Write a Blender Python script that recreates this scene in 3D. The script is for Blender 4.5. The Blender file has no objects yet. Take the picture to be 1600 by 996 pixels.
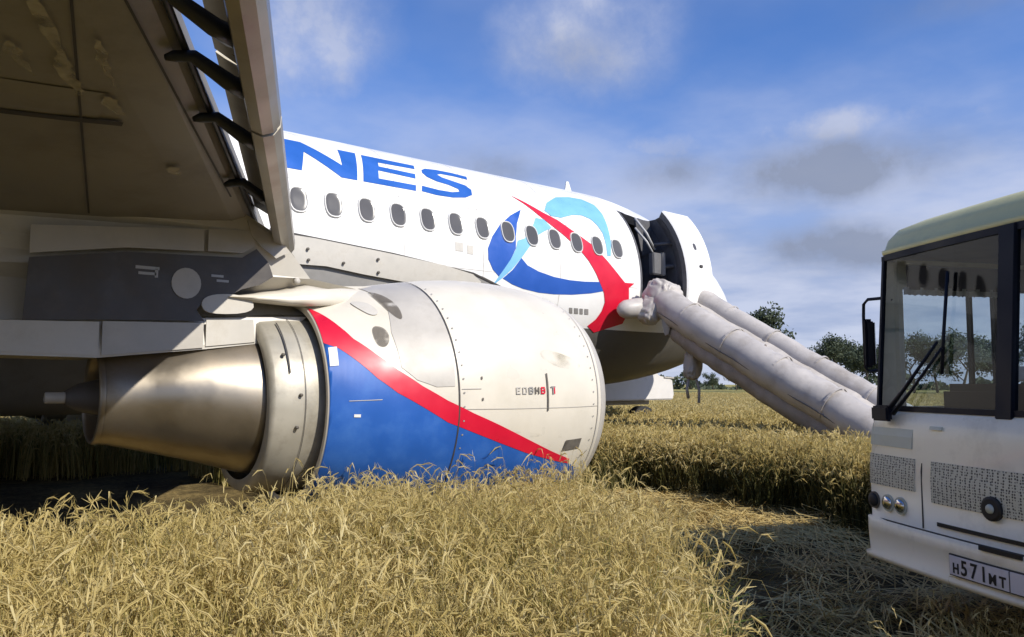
import bpy, bmesh, math, random
import numpy as np
from mathutils import Vector, Matrix
from mathutils.geometry import tessellate_polygon
R = math.radians; PI = math.pi
random.seed(7); rng = np.random.default_rng(7)
scene = bpy.context.scene
col = scene.collection

# ------------------------------------------------------------------ camera
YAW, PIT = R(38.375), math.atan(102/1200)
cam = bpy.data.objects.new('camera', bpy.data.cameras.new('camera')); col.objects.link(cam)
cam.location = (0, 0, 1.6); cam.rotation_euler = (PI/2+PIT, 0, -YAW)
cam.data.sensor_width = 36; cam.data.lens = 36*1200/1600
cam.data.clip_start = .05; cam.data.clip_end = 3000
scene.camera = cam
# ------------------------------------------------------------------ light
SUN_EL, SUN_AZ = R(37), R(11)          # height; degrees east of the -Y direction (towards +X)
sl = bpy.data.lights.new('sun', 'SUN'); sl.energy = 4.6; sl.angle = R(.55); sl.color = (1, .94, .84)
so = bpy.data.objects.new('sun', sl); col.objects.link(so); so.location = (0, -20, 30)
so.rotation_euler = (PI/2-SUN_EL, 0, SUN_AZ)
scene.view_settings.view_transform = 'Standard'; scene.view_settings.look = 'None'
scene.view_settings.exposure = 0.25; scene.view_settings.gamma = 1
# ------------------------------------------------------------------ world: Nishita sky with procedural clouds
world = bpy.data.worlds.new('World'); scene.world = world; world.use_nodes = True
def build_world():
    nt = world.node_tree; nt.nodes.clear(); N = nt.nodes.new; L = nt.links.new
    out = N('ShaderNodeOutputWorld'); bg = N('ShaderNodeBackground'); L(bg.outputs[0], out.inputs[0])
    sky = N('ShaderNodeTexSky'); sky.sky_type = 'NISHITA'; sky.sun_disc = False
    sky.sun_elevation = SUN_EL; sky.sun_rotation = PI-SUN_AZ; sky.air_density = 1.0; sky.dust_density = .25; sky.ozone_density = 3.0
    bg.inputs[1].default_value = .09
    tc = N('ShaderNodeTexCoord')
    def vm(op, a, b=None, s=None):
        n = N('ShaderNodeVectorMath'); n.operation = op
        for i, x in enumerate((a, b)):
            if x is None: continue
            if isinstance(x, (tuple, list)): n.inputs[i].default_value = x
            else: L(x, n.inputs[i])
        if s is not None: n.inputs['Scale'].default_value = s
        return n.outputs[1] if op in ('DOT_PRODUCT', 'LENGTH') else n.outputs[0]
    def m(op, a, b=None, c=None, clamp=False):
        n = N('ShaderNodeMath'); n.operation = op; n.use_clamp = clamp
        for i, x in enumerate((a, b, c)):
            if x is None: continue
            if isinstance(x, (int, float)): n.inputs[i].default_value = x
            else: L(x, n.inputs[i])
        return n.outputs[0]
    d = vm('NORMALIZE', tc.outputs['Generated'])
    sp = N('ShaderNodeSeparateXYZ'); L(d, sp.inputs[0])
    zz = m('ADD', m('MAXIMUM', sp.outputs[2], 0), .12)
    cb = N('ShaderNodeCombineXYZ'); L(m('DIVIDE', sp.outputs[0], zz), cb.inputs[0]); L(m('DIVIDE', sp.outputs[1], zz), cb.inputs[1])
    def noise(scale, det, rough, vec, off=(0, 0, 0)):
        n = N('ShaderNodeTexNoise'); n.inputs['Scale'].default_value = scale; n.inputs['Detail'].default_value = det
        n.inputs['Roughness'].default_value = rough; L(vm('ADD', vec, off), n.inputs['Vector']); return n.outputs[0]
    n1 = noise(.55, 6, .52, cb.outputs[0], (3.1, 1.7, 0)); n2 = noise(1.7, 5, .55, cb.outputs[0], (7, 2, 0))
    warp = noise(6.5, 7, .62, d, (5, 5, 5))
    # soft cloud banks standing in given directions
    def bank(az, el, wa, we, amp):
        az, el = R(az), R(el)
        c = Vector((math.sin(az)*math.cos(el), math.cos(az)*math.cos(el), math.sin(el)))
        r = Vector((math.cos(az), -math.sin(az), 0)); u = r.cross(c)
        a = m('DIVIDE', vm('DOT_PRODUCT', d, tuple(r)), math.sin(R(wa))); b = m('DIVIDE', vm('DOT_PRODUCT', d, tuple(u)), math.sin(R(we)))
        f = m('GREATER_THAN', vm('DOT_PRODUCT', d, tuple(c)), 0)
        q = m('ADD', m('ADD', m('MULTIPLY', a, a), m('MULTIPLY', b, b)), m('MULTIPLY', m('SUBTRACT', warp, .5), 3.4))
        e = m('MULTIPLY', m('POWER', 2.718, m('MULTIPLY', m('MAXIMUM', q, 0), -1.5)), amp)
        return m('MULTIPLY', e, f)
    light = None
    for b in LIGHT_BANKS: light = bank(*b) if light is None else m('MAXIMUM', light, bank(*b))
    dark = None
    for b in DARK_BANKS: dark = bank(*b) if dark is None else m('MAXIMUM', dark, bank(*b))
    def ramp(v, a, b):
        n = N('ShaderNodeMapRange'); n.interpolation_type = 'SMOOTHSTEP'
        n.inputs[1].default_value = a; n.inputs[2].default_value = b; L(v, n.inputs[0]); return n.outputs[0]
    thin = m('MULTIPLY', ramp(n1, .50, .80), .36)
    # a bank of pale cloud low above the horizon all the way round
    low = m('MULTIPLY', ramp(m('ADD', sp.outputs[2], m('MULTIPLY', m('SUBTRACT', n2, .5), .22)), .46, .10), .92)
    cover = m('MAXIMUM', m('MAXIMUM', thin, low), light, clamp=True)
    def mix(f, a, b):
        n = N('ShaderNodeMix'); n.data_type = 'RGBA'
        for k, x in ((0, f), (6, a), (7, b)):
            if isinstance(x, tuple): n.inputs[k].default_value = x
            elif isinstance(x, (int, float)): n.inputs[k].default_value = x
            else: L(x, n.inputs[k])
        return n.outputs[2]
    blue = mix(1.0, sky.outputs[0], sky.outputs[0])
    tint = N('ShaderNodeMix'); tint.data_type = 'RGBA'; tint.blend_type = 'MULTIPLY'; tint.inputs[0].default_value = 1
    L(sky.outputs[0], tint.inputs[6]); tint.inputs[7].default_value = SKY_TINT
    cl = mix(ramp(n2, .35, .7), CLOUD_LIT, CLOUD_MID)
    c1 = mix(cover, tint.outputs[2], cl)
    c2 = mix(m('MINIMUM', dark, .85), c1, CLOUD_DARK)
    L(c2, bg.inputs[0])
SKY_TINT = (.76, 1.08, 1.62, 1)
CLOUD_LIT = (5.6, 6.0, 7.5, 1); CLOUD_MID = (3.8, 4.4, 6.3, 1); CLOUD_DARK = (2.5, 2.9, 4.0, 1)
LIGHT_BANKS = [(43.8, 24.6, 6, 4.8, 1.0), (60, 17.5, 18, 2.2, .45), (61.5, 17.6, 9, 1.6, .85), (50, 17.2, 6, 1.4, .6), (22, 24, 5.5, 6.5, .8), (64, 13, 14, 4, .6), (36, 16, 12, 2.2, .35)]
DARK_BANKS = [(61.2, 14.8, 7.5, 2.2, 1.1), (50.5, 15.2, 4.5, 1.5, .75), (62, 9.3, 6.5, 1.8, .85), (50, 10.2, 6, 1.6, .45), (36.5, 15.8, 7, 1.7, .55), (44, 23.8, 3.6, 2.2, .5), (70, 24, 6, 1.5, .3)]
build_world()

# ------------------------------------------------------------------ materials
def mat(name, color, rough=.5, metal=0, var=.0, vscale=4, bump=0, bscale=30, dirt=None, dscale=2.5, damt=.5, spec=.5, coat=0, sheen=0):
    m = bpy.data.materials.new(name); m.use_nodes = True; nt = m.node_tree; N = nt.nodes.new; L = nt.links.new
    b = nt.nodes['Principled BSDF']; b.inputs['Roughness'].default_value = rough; b.inputs['Metallic'].default_value = metal
    b.inputs['Specular IOR Level'].default_value = spec; b.inputs['Coat Weight'].default_value = coat
    c4 = (*color, 1); b.inputs['Base Color'].default_value = c4
    tc = N('ShaderNodeTexCoord'); src = None
    if var or dirt:
        n = N('ShaderNodeTexNoise'); n.inputs['Scale'].default_value = vscale; n.inputs['Detail'].default_value = 6; L(tc.outputs['Object'], n.inputs['Vector'])
        mr = N('ShaderNodeMapRange'); mr.inputs[1].default_value = .3; mr.inputs[2].default_value = .7; mr.inputs[3].default_value = 1-var; mr.inputs[4].default_value = 1+var*.6
        L(n.outputs[0], mr.inputs[0])
        mm = N('ShaderNodeMix'); mm.data_type = 'RGBA'; mm.blend_type = 'MULTIPLY'; mm.inputs[0].default_value = 1; mm.inputs[6].default_value = c4
        L(mr.outputs[0], mm.inputs[7]); src = mm.outputs[2]
        rr = N('ShaderNodeMapRange'); rr.inputs[1].default_value = .3; rr.inputs[2].default_value = .7; rr.inputs[3].default_value = max(rough-.1, .03); rr.inputs[4].default_value = min(rough+.12, 1)
        L(n.outputs[0], rr.inputs[0]); L(rr.outputs[0], b.inputs['Roughness'])
    if dirt:
        n2 = N('ShaderNodeTexNoise'); n2.inputs['Scale'].default_value = dscale; n2.inputs['Detail'].default_value = 9; n2.inputs['Roughness'].default_value = .68
        L(tc.outputs['Object'], n2.inputs['Vector'])
        r2 = N('ShaderNodeMapRange'); r2.inputs[1].default_value = .5; r2.inputs[2].default_value = .72; r2.inputs[3].default_value = 0; r2.inputs[4].default_value = damt; L(n2.outputs[0], r2.inputs[0])
        m2 = N('ShaderNodeMix'); m2.data_type = 'RGBA'; L(r2.outputs[0], m2.inputs[0]); L(src, m2.inputs[6]); m2.inputs[7].default_value = (*dirt, 1); src = m2.outputs[2]
    if src: L(src, b.inputs['Base Color'])
    if bump:
        n3 = N('ShaderNodeTexNoise'); n3.inputs['Scale'].default_value = bscale; n3.inputs['Detail'].default_value = 5; L(tc.outputs['Object'], n3.inputs['Vector'])
        bp = N('ShaderNodeBump'); bp.inputs['Strength'].default_value = bump; bp.inputs['Distance'].default_value = .02; L(n3.outputs[0], bp.inputs['Height']); L(bp.outputs[0], b.inputs['Normal'])
    return m
M = {}
M['white_paint'] = mat('white_paint', (.80, .79, .76), .32, var=.06, vscale=1.2, dirt=(.62, .58, .48), dscale=.9, damt=.25, bump=.03, bscale=1.3)
M['nacelle_paint'] = mat('nacelle_paint', (.66, .61, .51), .34, var=.08, vscale=2, dirt=(.5, .45, .35), dscale=2.2, damt=.35, bump=.04, bscale=2)
M['blue_paint'] = mat('blue_paint', (.017, .105, .42), .42, var=.12, vscale=3, dirt=(.07, .2, .5), dscale=3, damt=.4)
M['navy_paint'] = mat('navy_paint', (.018, .09, .40), .35, var=.08)
M['letter_paint'] = mat('letter_paint', (.025, .115, .43), .35, var=.12, vscale=2)
M['sky_paint'] = mat('sky_paint', (.19, .45, .66), .35, var=.06)
M['red_paint'] = mat('red_paint', (.62, .008, .035), .36, var=.1, vscale=3)
M['grey_panel'] = mat('grey_panel', (.46, .43, .38), .42, var=.12, vscale=3, dirt=(.3, .27, .22), dscale=4, damt=.4)
M['soot'] = mat('soot', (.12, .105, .085), .7, var=.3, vscale=12)
M['beige_metal'] = mat('beige_metal', (.42, .39, .32), .42, metal=.25, var=.12, vscale=4, dirt=(.2, .17, .13), dscale=5, damt=.5, bump=.05, bscale=6)
M['pale_metal'] = mat('pale_metal', (.55, .52, .46), .45, var=.1, vscale=4, dirt=(.3, .26, .2), dscale=4, damt=.4)
M['dark_metal'] = mat('dark_metal', (.075, .066, .06), .5, var=.2, vscale=6, dirt=(.13, .115, .1), dscale=5, damt=.4)
M['exhaust_metal'] = mat('exhaust_metal', (.33, .29, .235), .38, metal=.88, var=.18, vscale=3, dirt=(.2, .15, .1), dscale=3, damt=.5, bump=.04, bscale=5)
M['black'] = mat('black', (.012, .012, .013), .6, var=.2)
M['seam'] = mat('seam', (.05, .045, .04), .7, var=.3, vscale=8)
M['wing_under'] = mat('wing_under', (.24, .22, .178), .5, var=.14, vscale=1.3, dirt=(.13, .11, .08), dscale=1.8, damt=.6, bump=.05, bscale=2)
M['reflected_light'] = mat('reflected_light', (.44, .40, .29), .8, var=.25, vscale=9, bump=.1, bscale=25)  # pale colour standing in for light reflected onto the wing underside
def film(m, scale, lo, hi):
    """thin film: breaks up into patches with the surface below showing between"""
    nt = m.node_tree; N = nt.nodes.new; L = nt.links.new; b = nt.nodes['Principled BSDF']; tc = N('ShaderNodeTexCoord'); n = N('ShaderNodeTexNoise')
    n.inputs['Scale'].default_value = scale; n.inputs['Detail'].default_value = 7; L(tc.outputs['Object'], n.inputs['Vector']); r = N('ShaderNodeMapRange'); r.interpolation_type = 'SMOOTHSTEP'
    r.inputs[1].default_value = lo; r.inputs[2].default_value = hi; r.inputs[4].default_value = .75; L(n.outputs[0], r.inputs[0]); L(r.outputs[0], b.inputs['Alpha'])
film(M['reflected_light'], 7, .28, .60)
M['streak_film'] = mat('streak_film', (.42, .38, .28), .6, var=.3, vscale=12); film(M['streak_film'], 5, .42, .85)
M['dark_film'] = mat('dark_film', (.14, .12, .095), .7, var=.3, vscale=12); film(M['dark_film'], 9, .25, .5)  # patchy dark film for the blotches on the cowl
M['slat_metal'] = mat('slat_metal', (.33, .30, .24), .35, metal=.55, var=.12, vscale=2.5, dirt=(.2, .17, .12), dscale=3, damt=.5)
M['track_metal'] = mat('track_metal', (.02, .023, .03), .45, metal=.2, var=.2)
M['fairing_grey'] = mat('fairing_grey', (.26, .25, .235), .5, var=.12, vscale=1.8, dirt=(.15, .14, .12), dscale=2.2, damt=.5)
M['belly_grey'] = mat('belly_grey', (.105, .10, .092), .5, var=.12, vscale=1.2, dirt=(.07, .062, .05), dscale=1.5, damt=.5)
M['slide_cloth'] = mat('slide_cloth', (.47, .435, .40), .5, var=.12, vscale=3.5, dirt=(.25, .21, .17), dscale=2.0, damt=.65, bump=.22, bscale=9)
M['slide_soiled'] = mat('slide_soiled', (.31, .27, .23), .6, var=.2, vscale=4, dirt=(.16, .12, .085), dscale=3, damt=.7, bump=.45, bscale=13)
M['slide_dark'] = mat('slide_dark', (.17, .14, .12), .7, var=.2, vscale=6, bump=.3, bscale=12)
M['cabin_grey'] = mat('cabin_grey', (.10, .10, .108), .55, var=.25, vscale=8)
M['seat_grey'] = mat('seat_grey', (.12, .12, .125), .6, var=.2)
M['cabin_pale'] = mat('cabin_pale', (.42, .42, .42), .45, var=.1)
M['window_pane'] = mat('window_pane', (.10, .095, .09), .12, var=.15, vscale=.9, spec=.5)
M['window_frame'] = mat('window_frame', (.60, .59, .56), .4, var=.05)
M['tyre'] = mat('tyre', (.022, .021, .02), .85, var=.2, bump=.2)
M['chrome'] = mat('chrome', (.6, .6, .6), .12, metal=1, var=.08)
M['bus_paint'] = mat('bus_paint', (.86, .80, .62), .33, var=.07, vscale=1.6, dirt=(.50, .45, .32), dscale=2.6, damt=.55, bump=.05, bscale=2.2, coat=.2)
M['bus_roof'] = mat('bus_roof', (.62, .58, .28), .42, var=.1, vscale=2, dirt=(.28, .3, .2), dscale=2, damt=.5)
M['bus_panel'] = mat('bus_panel', (.50, .53, .45), .4, var=.1, vscale=6)
M['bus_dark'] = mat('bus_dark', (.010, .012, .02), .5, var=.2, spec=.2)
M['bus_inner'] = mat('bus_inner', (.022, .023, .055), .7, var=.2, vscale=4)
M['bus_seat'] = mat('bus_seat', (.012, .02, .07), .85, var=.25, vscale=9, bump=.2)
M['bus_red'] = mat('bus_red', (.28, .02, .04), .7, var=.2)
M['bus_brown'] = mat('bus_brown', (.07, .04, .025), .7, var=.25)
M['plate_white'] = mat('plate_white', (.72, .70, .74), .4, var=.06, dirt=(.4, .36, .3), dscale=12, damt=.4)
M['curtain'] = mat('curtain', (.66, .66, .66), .9, var=.15, vscale=20, bump=.3)
M['van_white'] = mat('van_white', (.62, .60, .57), .35, var=.05)
M['bark'] = mat('bark', (.10, .08, .06), .9, var=.3, vscale=6, bump=.5)

def glass_mat(name, tint, refl):
    m = bpy.data.materials.new(name); m.use_nodes = True; nt = m.node_tree; nt.nodes.clear(); N = nt.nodes.new; L = nt.links.new
    o = N('ShaderNodeOutputMaterial'); mx = N('ShaderNodeMixShader'); t = N('ShaderNodeBsdfTransparent'); g = N('ShaderNodeBsdfGlossy')
    t.inputs[0].default_value = (*tint, 1); g.inputs['Roughness'].default_value = .03
    lw = N('ShaderNodeLayerWeight'); lw.inputs[0].default_value = .35; fr = N('ShaderNodeMath'); fr.operation = 'MULTIPLY_ADD'; L(lw.outputs['Facing'], fr.inputs[0]); fr.inputs[1].default_value = refl; fr.inputs[2].default_value = .015
    n = N('ShaderNodeTexNoise'); n.inputs['Scale'].default_value = 3; tc = N('ShaderNodeTexCoord'); L(tc.outputs['Object'], n.inputs['Vector'])
    bp = N('ShaderNodeBump'); bp.inputs['Strength'].default_value = .05; bp.inputs['Distance'].default_value = .02; L(n.outputs[0], bp.inputs['Height']); L(bp.outputs[0], g.inputs['Normal'])
    L(fr.outputs[0], mx.inputs[0]); L(t.outputs[0], mx.inputs[1]); L(g.outputs[0], mx.inputs[2]); L(mx.outputs[0], o.inputs[0]); return m
M['bus_glass'] = glass_mat('bus_glass', (.60, .66, .69), .06)
M['side_glass'] = glass_mat('side_glass', (.9, .93, .93), .08)

def mesh_grille(name):
    m = mat(name, (.58, .57, .46), .5, var=.1); nt = m.node_tree; N = nt.nodes.new; L = nt.links.new; b = nt.nodes['Principled BSDF']
    tc = N('ShaderNodeTexCoord'); v = N('ShaderNodeTexVoronoi'); v.inputs['Scale'].default_value = 62; v.inputs['Randomness'].default_value = .35; L(tc.outputs['Object'], v.inputs['Vector'])
    mr = N('ShaderNodeMapRange'); mr.inputs[1].default_value = .32; mr.inputs[2].default_value = .42; L(v.outputs['Distance'], mr.inputs[0])
    mx = N('ShaderNodeMix'); mx.data_type = 'RGBA'; L(mr.outputs[0], mx.inputs[0]); mx.inputs[6].default_value = (.07, .065, .05, 1); mx.inputs[7].default_value = (.58, .57, .46, 1)
    L(mx.outputs[2], b.inputs['Base Color']); bp = N('ShaderNodeBump'); bp.inputs['Strength'].default_value = .6; bp.inputs['Distance'].default_value = .004; L(mr.outputs[0], bp.inputs['Height']); L(bp.outputs[0], b.inputs['Normal'])
    return m
M['mesh_grille'] = mesh_grille('mesh_grille')

def plant_mat(name, cols, trans=.45, nscale=.9):
    """dry crop / leaf material: colour varies by plant and by place"""
    m = bpy.data.materials.new(name); m.use_nodes = True; nt = m.node_tree; nt.nodes.clear(); N = nt.nodes.new; L = nt.links.new
    o = N('ShaderNodeOutputMaterial'); mx = N('ShaderNodeMixShader'); d = N('ShaderNodeBsdfPrincipled'); t = N('ShaderNodeBsdfTranslucent')
    d.inputs['Roughness'].default_value = .6; d.inputs['Specular IOR Level'].default_value = .2; mx.inputs[0].default_value = trans
    oi = N('ShaderNodeObjectInfo'); rp = N('ShaderNodeValToRGB'); e = rp.color_ramp.elements
    n = N('ShaderNodeTexNoise'); n.inputs['Scale'].default_value = nscale; n.inputs['Detail'].default_value = 4; L(oi.outputs['Location'], n.inputs['Vector'])
    g = N('ShaderNodeNewGeometry'); add = N('ShaderNodeMath'); add.operation = 'MULTIPLY_ADD'
    L(oi.outputs['Random'], add.inputs[0]); add.inputs[1].default_value = .4
    s = N('ShaderNodeMath'); s.operation = 'MULTIPLY_ADD'; L(g.outputs['Random Per Island'], s.inputs[0]); s.inputs[1].default_value = .42; s.inputs[2].default_value = -.48
    s2 = N('ShaderNodeMath'); s2.operation = 'MULTIPLY_ADD'; L(n.outputs[0], s2.inputs[0]); s2.inputs[1].default_value = 1.15; L(s.outputs[0], s2.inputs[2])
    L(s2.outputs[0], add.inputs[2]); L(add.outputs[0], rp.inputs[0])
    e[0].position = 0; e[0].color = (*cols[0], 1); e[1].position = 1; e[1].color = (*cols[-1], 1)
    for i, c in enumerate(cols[1:-1]): q = e.new((i+1)/(len(cols)-1)); q.color = (*c, 1)
    L(rp.outputs[0], d.inputs['Base Color']); L(rp.outputs[0], t.inputs[0])
    L(d.outputs[0], mx.inputs[1]); L(t.outputs[0], mx.inputs[2]); L(mx.outputs[0], o.inputs[0]); return m
M['wheat_stem'] = plant_mat('wheat_stem', [(.11, .13, .03), (.26, .24, .07), (.47, .38, .13), (.60, .48, .20), (.40, .29, .105)])
M['wheat_head'] = plant_mat('wheat_head', [(.44, .36, .12), (.64, .52, .22), (.78, .68, .38)])
M['brush'] = plant_mat('brush', [(.045, .05, .015), (.09, .085, .025), (.17, .14, .05)], .2)
M['green_leaf'] = plant_mat('green_leaf', [(.06, .10, .02), (.14, .17, .035), (.27, .26, .07)])
M['straw'] = plant_mat('straw', [(.30, .21, .08), (.52, .39, .15), (.64, .50, .22)], .15)
M['tree_leaf'] = plant_mat('tree_leaf', [(.06, .078, .048), (.085, .105, .065), (.12, .14, .085)], .25, .05)

def ground_mat():
    m = bpy.data.materials.new('field_soil'); m.use_nodes = True; nt = m.node_tree; N = nt.nodes.new; L = nt.links.new; b = nt.nodes['Principled BSDF']
    b.inputs['Roughness'].default_value = .95; b.inputs['Specular IOR Level'].default_value = .1
    tc = N('ShaderNodeTexCoord')
    def no(s, d=6, r=.6):
        n = N('ShaderNodeTexNoise'); n.inputs['Scale'].default_value = s; n.inputs['Detail'].default_value = d; n.inputs['Roughness'].default_value = r; L(tc.outputs['Object'], n.inputs['Vector']); return n.outputs[0]
    rp = N('ShaderNodeValToRGB'); L(no(1.1), rp.inputs[0]); e = rp.color_ramp.elements
    e[0].position = .32; e[0].color = (.055, .042, .022, 1); e[1].position = .75; e[1].color = (.34, .26, .115, 1); q = e.new(.52); q.color = (.15, .115, .055, 1)
    r2 = N('ShaderNodeValToRGB'); L(no(14, 5, .7), r2.inputs[0]); r2.color_ramp.elements[0].color = (.45, .45, .45, 1); r2.color_ramp.elements[1].color = (1.35, 1.3, 1.2, 1); r2.color_ramp.elements[0].position = .3; r2.color_ramp.elements[1].position = .7
    mx = N('ShaderNodeMix'); mx.data_type = 'RGBA'; mx.blend_type = 'MULTIPLY'; mx.inputs[0].default_value = 1; L(rp.outputs[0], mx.inputs[6]); L(r2.outputs[0], mx.inputs[7]); L(mx.outputs[2], b.inputs['Base Color'])
    bp = N('ShaderNodeBump'); bp.inputs['Strength'].default_value = .9; bp.inputs['Distance'].default_value = .05; L(no(9, 8, .7), bp.inputs['Height']); L(bp.outputs[0], b.inputs['Normal']); return m
M['field_soil'] = ground_mat()
def canopy_mat():
    m = bpy.data.materials.new('far_crop'); m.use_nodes = True; nt = m.node_tree; N = nt.nodes.new; L = nt.links.new; b = nt.nodes['Principled BSDF']
    b.inputs['Roughness'].default_value = .9; b.inputs['Specular IOR Level'].default_value = .1; tc = N('ShaderNodeTexCoord')
    n = N('ShaderNodeTexNoise'); n.inputs['Scale'].default_value = .12; n.inputs['Detail'].default_value = 10; n.inputs['Roughness'].default_value = .7; L(tc.outputs['Object'], n.inputs['Vector'])
    rp = N('ShaderNodeValToRGB'); L(n.outputs[0], rp.inputs[0]); e = rp.color_ramp.elements
    e[0].position = .3; e[0].color = (.25, .24, .085, 1); e[1].position = .7; e[1].color = (.42, .35, .13, 1); L(rp.outputs[0], b.inputs['Base Color'])
    n2 = N('ShaderNodeTexNoise'); n2.inputs['Scale'].default_value = 6; n2.inputs['Detail'].default_value = 6; L(tc.outputs['Object'], n2.inputs['Vector'])
    bp = N('ShaderNodeBump'); bp.inputs['Strength'].default_value = 1; bp.inputs['Distance'].default_value = .2; L(n2.outputs[0], bp.inputs['Height']); L(bp.outputs[0], b.inputs['Normal']); return m
M['far_crop'] = canopy_mat()

# ------------------------------------------------------------------ helpers
def tag(o, label=None, cat=None, group=None, kind=None):
    if label: o['label'] = label
    if cat: o['category'] = cat
    if group: o['group'] = group
    if kind: o['kind'] = kind
    return o
def empty(name, loc=(0, 0, 0)):
    o = bpy.data.objects.new(name, None); col.objects.link(o); o.location = loc; o.empty_display_size = .3; return o
def origin(o):
    """where an object's own origin stands in the world (meshes written in world coordinates keep theirs at 0)"""
    return Vector(o['_o']) if '_o' in o else (Vector(o.location) if o.parent is None else Vector((0, 0, 0)))
def link(name, me, parent=None):
    """meshes are written in world coordinates; a child hangs from the parent with an offset that keeps them there"""
    o = bpy.data.objects.new(name, me); col.objects.link(o)
    if parent is not None:
        o.parent = parent; o.matrix_parent_inverse = Matrix.Translation(-origin(parent))
    return o
def build(name, verts, faces, m, parent=None, smooth=False, recalc=True, bevel=0):
    bm = bmesh.new(); vs = [bm.verts.new(v) for v in verts]
    for f in faces:
        try: bm.faces.new([vs[i] for i in f])
        except ValueError: pass
    return fin(name, bm, m, parent, smooth, recalc, bevel)
def fin(name, bm, m, parent=None, smooth=False, recalc=True, bevel=0):
    if bevel:
        bmesh.ops.bevel(bm, geom=list(bm.edges), offset=bevel, segments=2, affect='EDGES', clamp_overlap=True)
    if recalc: bmesh.ops.recalc_face_normals(bm, faces=bm.faces)
    me = bpy.data.meshes.new(name); bm.to_mesh(me); bm.free()
    if smooth:
        for p in me.polygons: p.use_smooth = True
    for x in (m if isinstance(m, (list, tuple)) else [m]): me.materials.append(M[x] if isinstance(x, str) else x)
    return link(name, me, parent)
def grid(rings, closed=True, cap0=False, cap1=False):
    n = len(rings[0]); V = [v for r in rings for v in r]; F = []
    for i in range(len(rings)-1):
        for j in range(n if closed else n-1):
            k = (j+1) % n; F.append((i*n+j, i*n+k, (i+1)*n+k, (i+1)*n+j))
    if cap0: F.append(tuple(range(n))[::-1])
    if cap1: F.append(tuple((len(rings)-1)*n+j for j in range(n)))
    return V, F
def add_box(bm, c, s, ax=None):
    """box centred c, full sizes s, axes ax (3 vectors)"""
    ax = ax or (Vector((1, 0, 0)), Vector((0, 1, 0)), Vector((0, 0, 1))); c = Vector(c)
    vs = []
    for k in (-.5, .5):
        for a, b in ((-.5, -.5), (.5, -.5), (.5, .5), (-.5, .5)): vs.append(bm.verts.new(c+ax[0]*s[0]*a+ax[1]*s[1]*b+ax[2]*s[2]*k))
    for f in ((3, 2, 1, 0), (4, 5, 6, 7), (0, 1, 5, 4), (1, 2, 6, 5), (2, 3, 7, 6), (3, 0, 4, 7)): bm.faces.new([vs[i] for i in f])
def box(name, c, s, m, parent=None, ax=None, bevel=.01):
    bm = bmesh.new(); add_box(bm, c, s, ax); return fin(name, bm, m, parent, bevel=bevel)
def add_tube(bm, pts, rad, n=10, cap=True, squash=1.0):
    pts = [Vector(p) for p in pts]; rad = rad if isinstance(rad, (list, tuple)) else [rad]*len(pts); rings = []
    for i, p in enumerate(pts):
        t = (pts[min(i+1, len(pts)-1)]-pts[max(i-1, 0)]).normalized()
        a = Vector((0, 0, 1)) if abs(t.z) < .9 else Vector((1, 0, 0)); u = t.cross(a).normalized(); w = u.cross(t)
        rings.append([bm.verts.new(p+(u*math.cos(2*PI*k/n)+w*squash*math.sin(2*PI*k/n))*rad[i]) for k in range(n)])
    for i in range(len(rings)-1):
        for k in range(n): bm.faces.new((rings[i][k], rings[i][(k+1) % n], rings[i+1][(k+1) % n], rings[i+1][k]))
    if cap: bm.faces.new(rings[0][::-1]); bm.faces.new(rings[-1])
def tube(name, pts, rad, m, parent=None, n=10, smooth=True, squash=1.0):
    bm = bmesh.new(); add_tube(bm, pts, rad, n, squash=squash); return fin(name, bm, m, parent, smooth)
def prism(name, poly, plane, depth, m, parent=None, bevel=0):
    """poly: 2D points; plane(a,b,d) -> 3D; extruded from d=0 to depth"""
    n = len(poly); V = [plane(a, b, 0) for a, b in poly]+[plane(a, b, depth) for a, b in poly]
    F = [tuple(range(n)), tuple(range(n, 2*n))[::-1]]+[(i, (i+1) % n, n+(i+1) % n, n+i) for i in range(n)]
    return build(name, V, F, m, parent, bevel=bevel)
def decal(name, poly, surf, m, parent, off, scale=2.0, maxlen=.14):
    """paint: 2D outline (along, degrees) laid on a curved surface"""
    k = PI/180*scale
    p2 = [Vector((a, t*k, 0)) for a, t in poly]; tris = tessellate_polygon([p2])
    bm = bmesh.new(); vs = [bm.verts.new(p) for p in p2]
    for t in tris:
        try: bm.faces.new([vs[i] for i in t])
        except ValueError: pass
    for _ in range(5):
        ed = [e for e in bm.edges if e.calc_length() > maxlen]
        if not ed: break
        bmesh.ops.subdivide_edges(bm, edges=ed, cuts=1); bmesh.ops.triangulate(bm, faces=bm.faces)
    for v in bm.verts: v.co = Vector(surf(v.co.x, v.co.y/k, off))
    return fin(name, bm, m, parent, smooth=True)
def smoothp(pts, n=3):
    """round an outline (Chaikin)"""
    for _ in range(n):
        q = []
        for i in range(len(pts)):
            a, b = pts[i], pts[(i+1) % len(pts)]
            q += [(a[0]*.75+b[0]*.25, a[1]*.75+b[1]*.25), (a[0]*.25+b[0]*.75, a[1]*.25+b[1]*.75)]
        pts = q
    return pts

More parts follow.
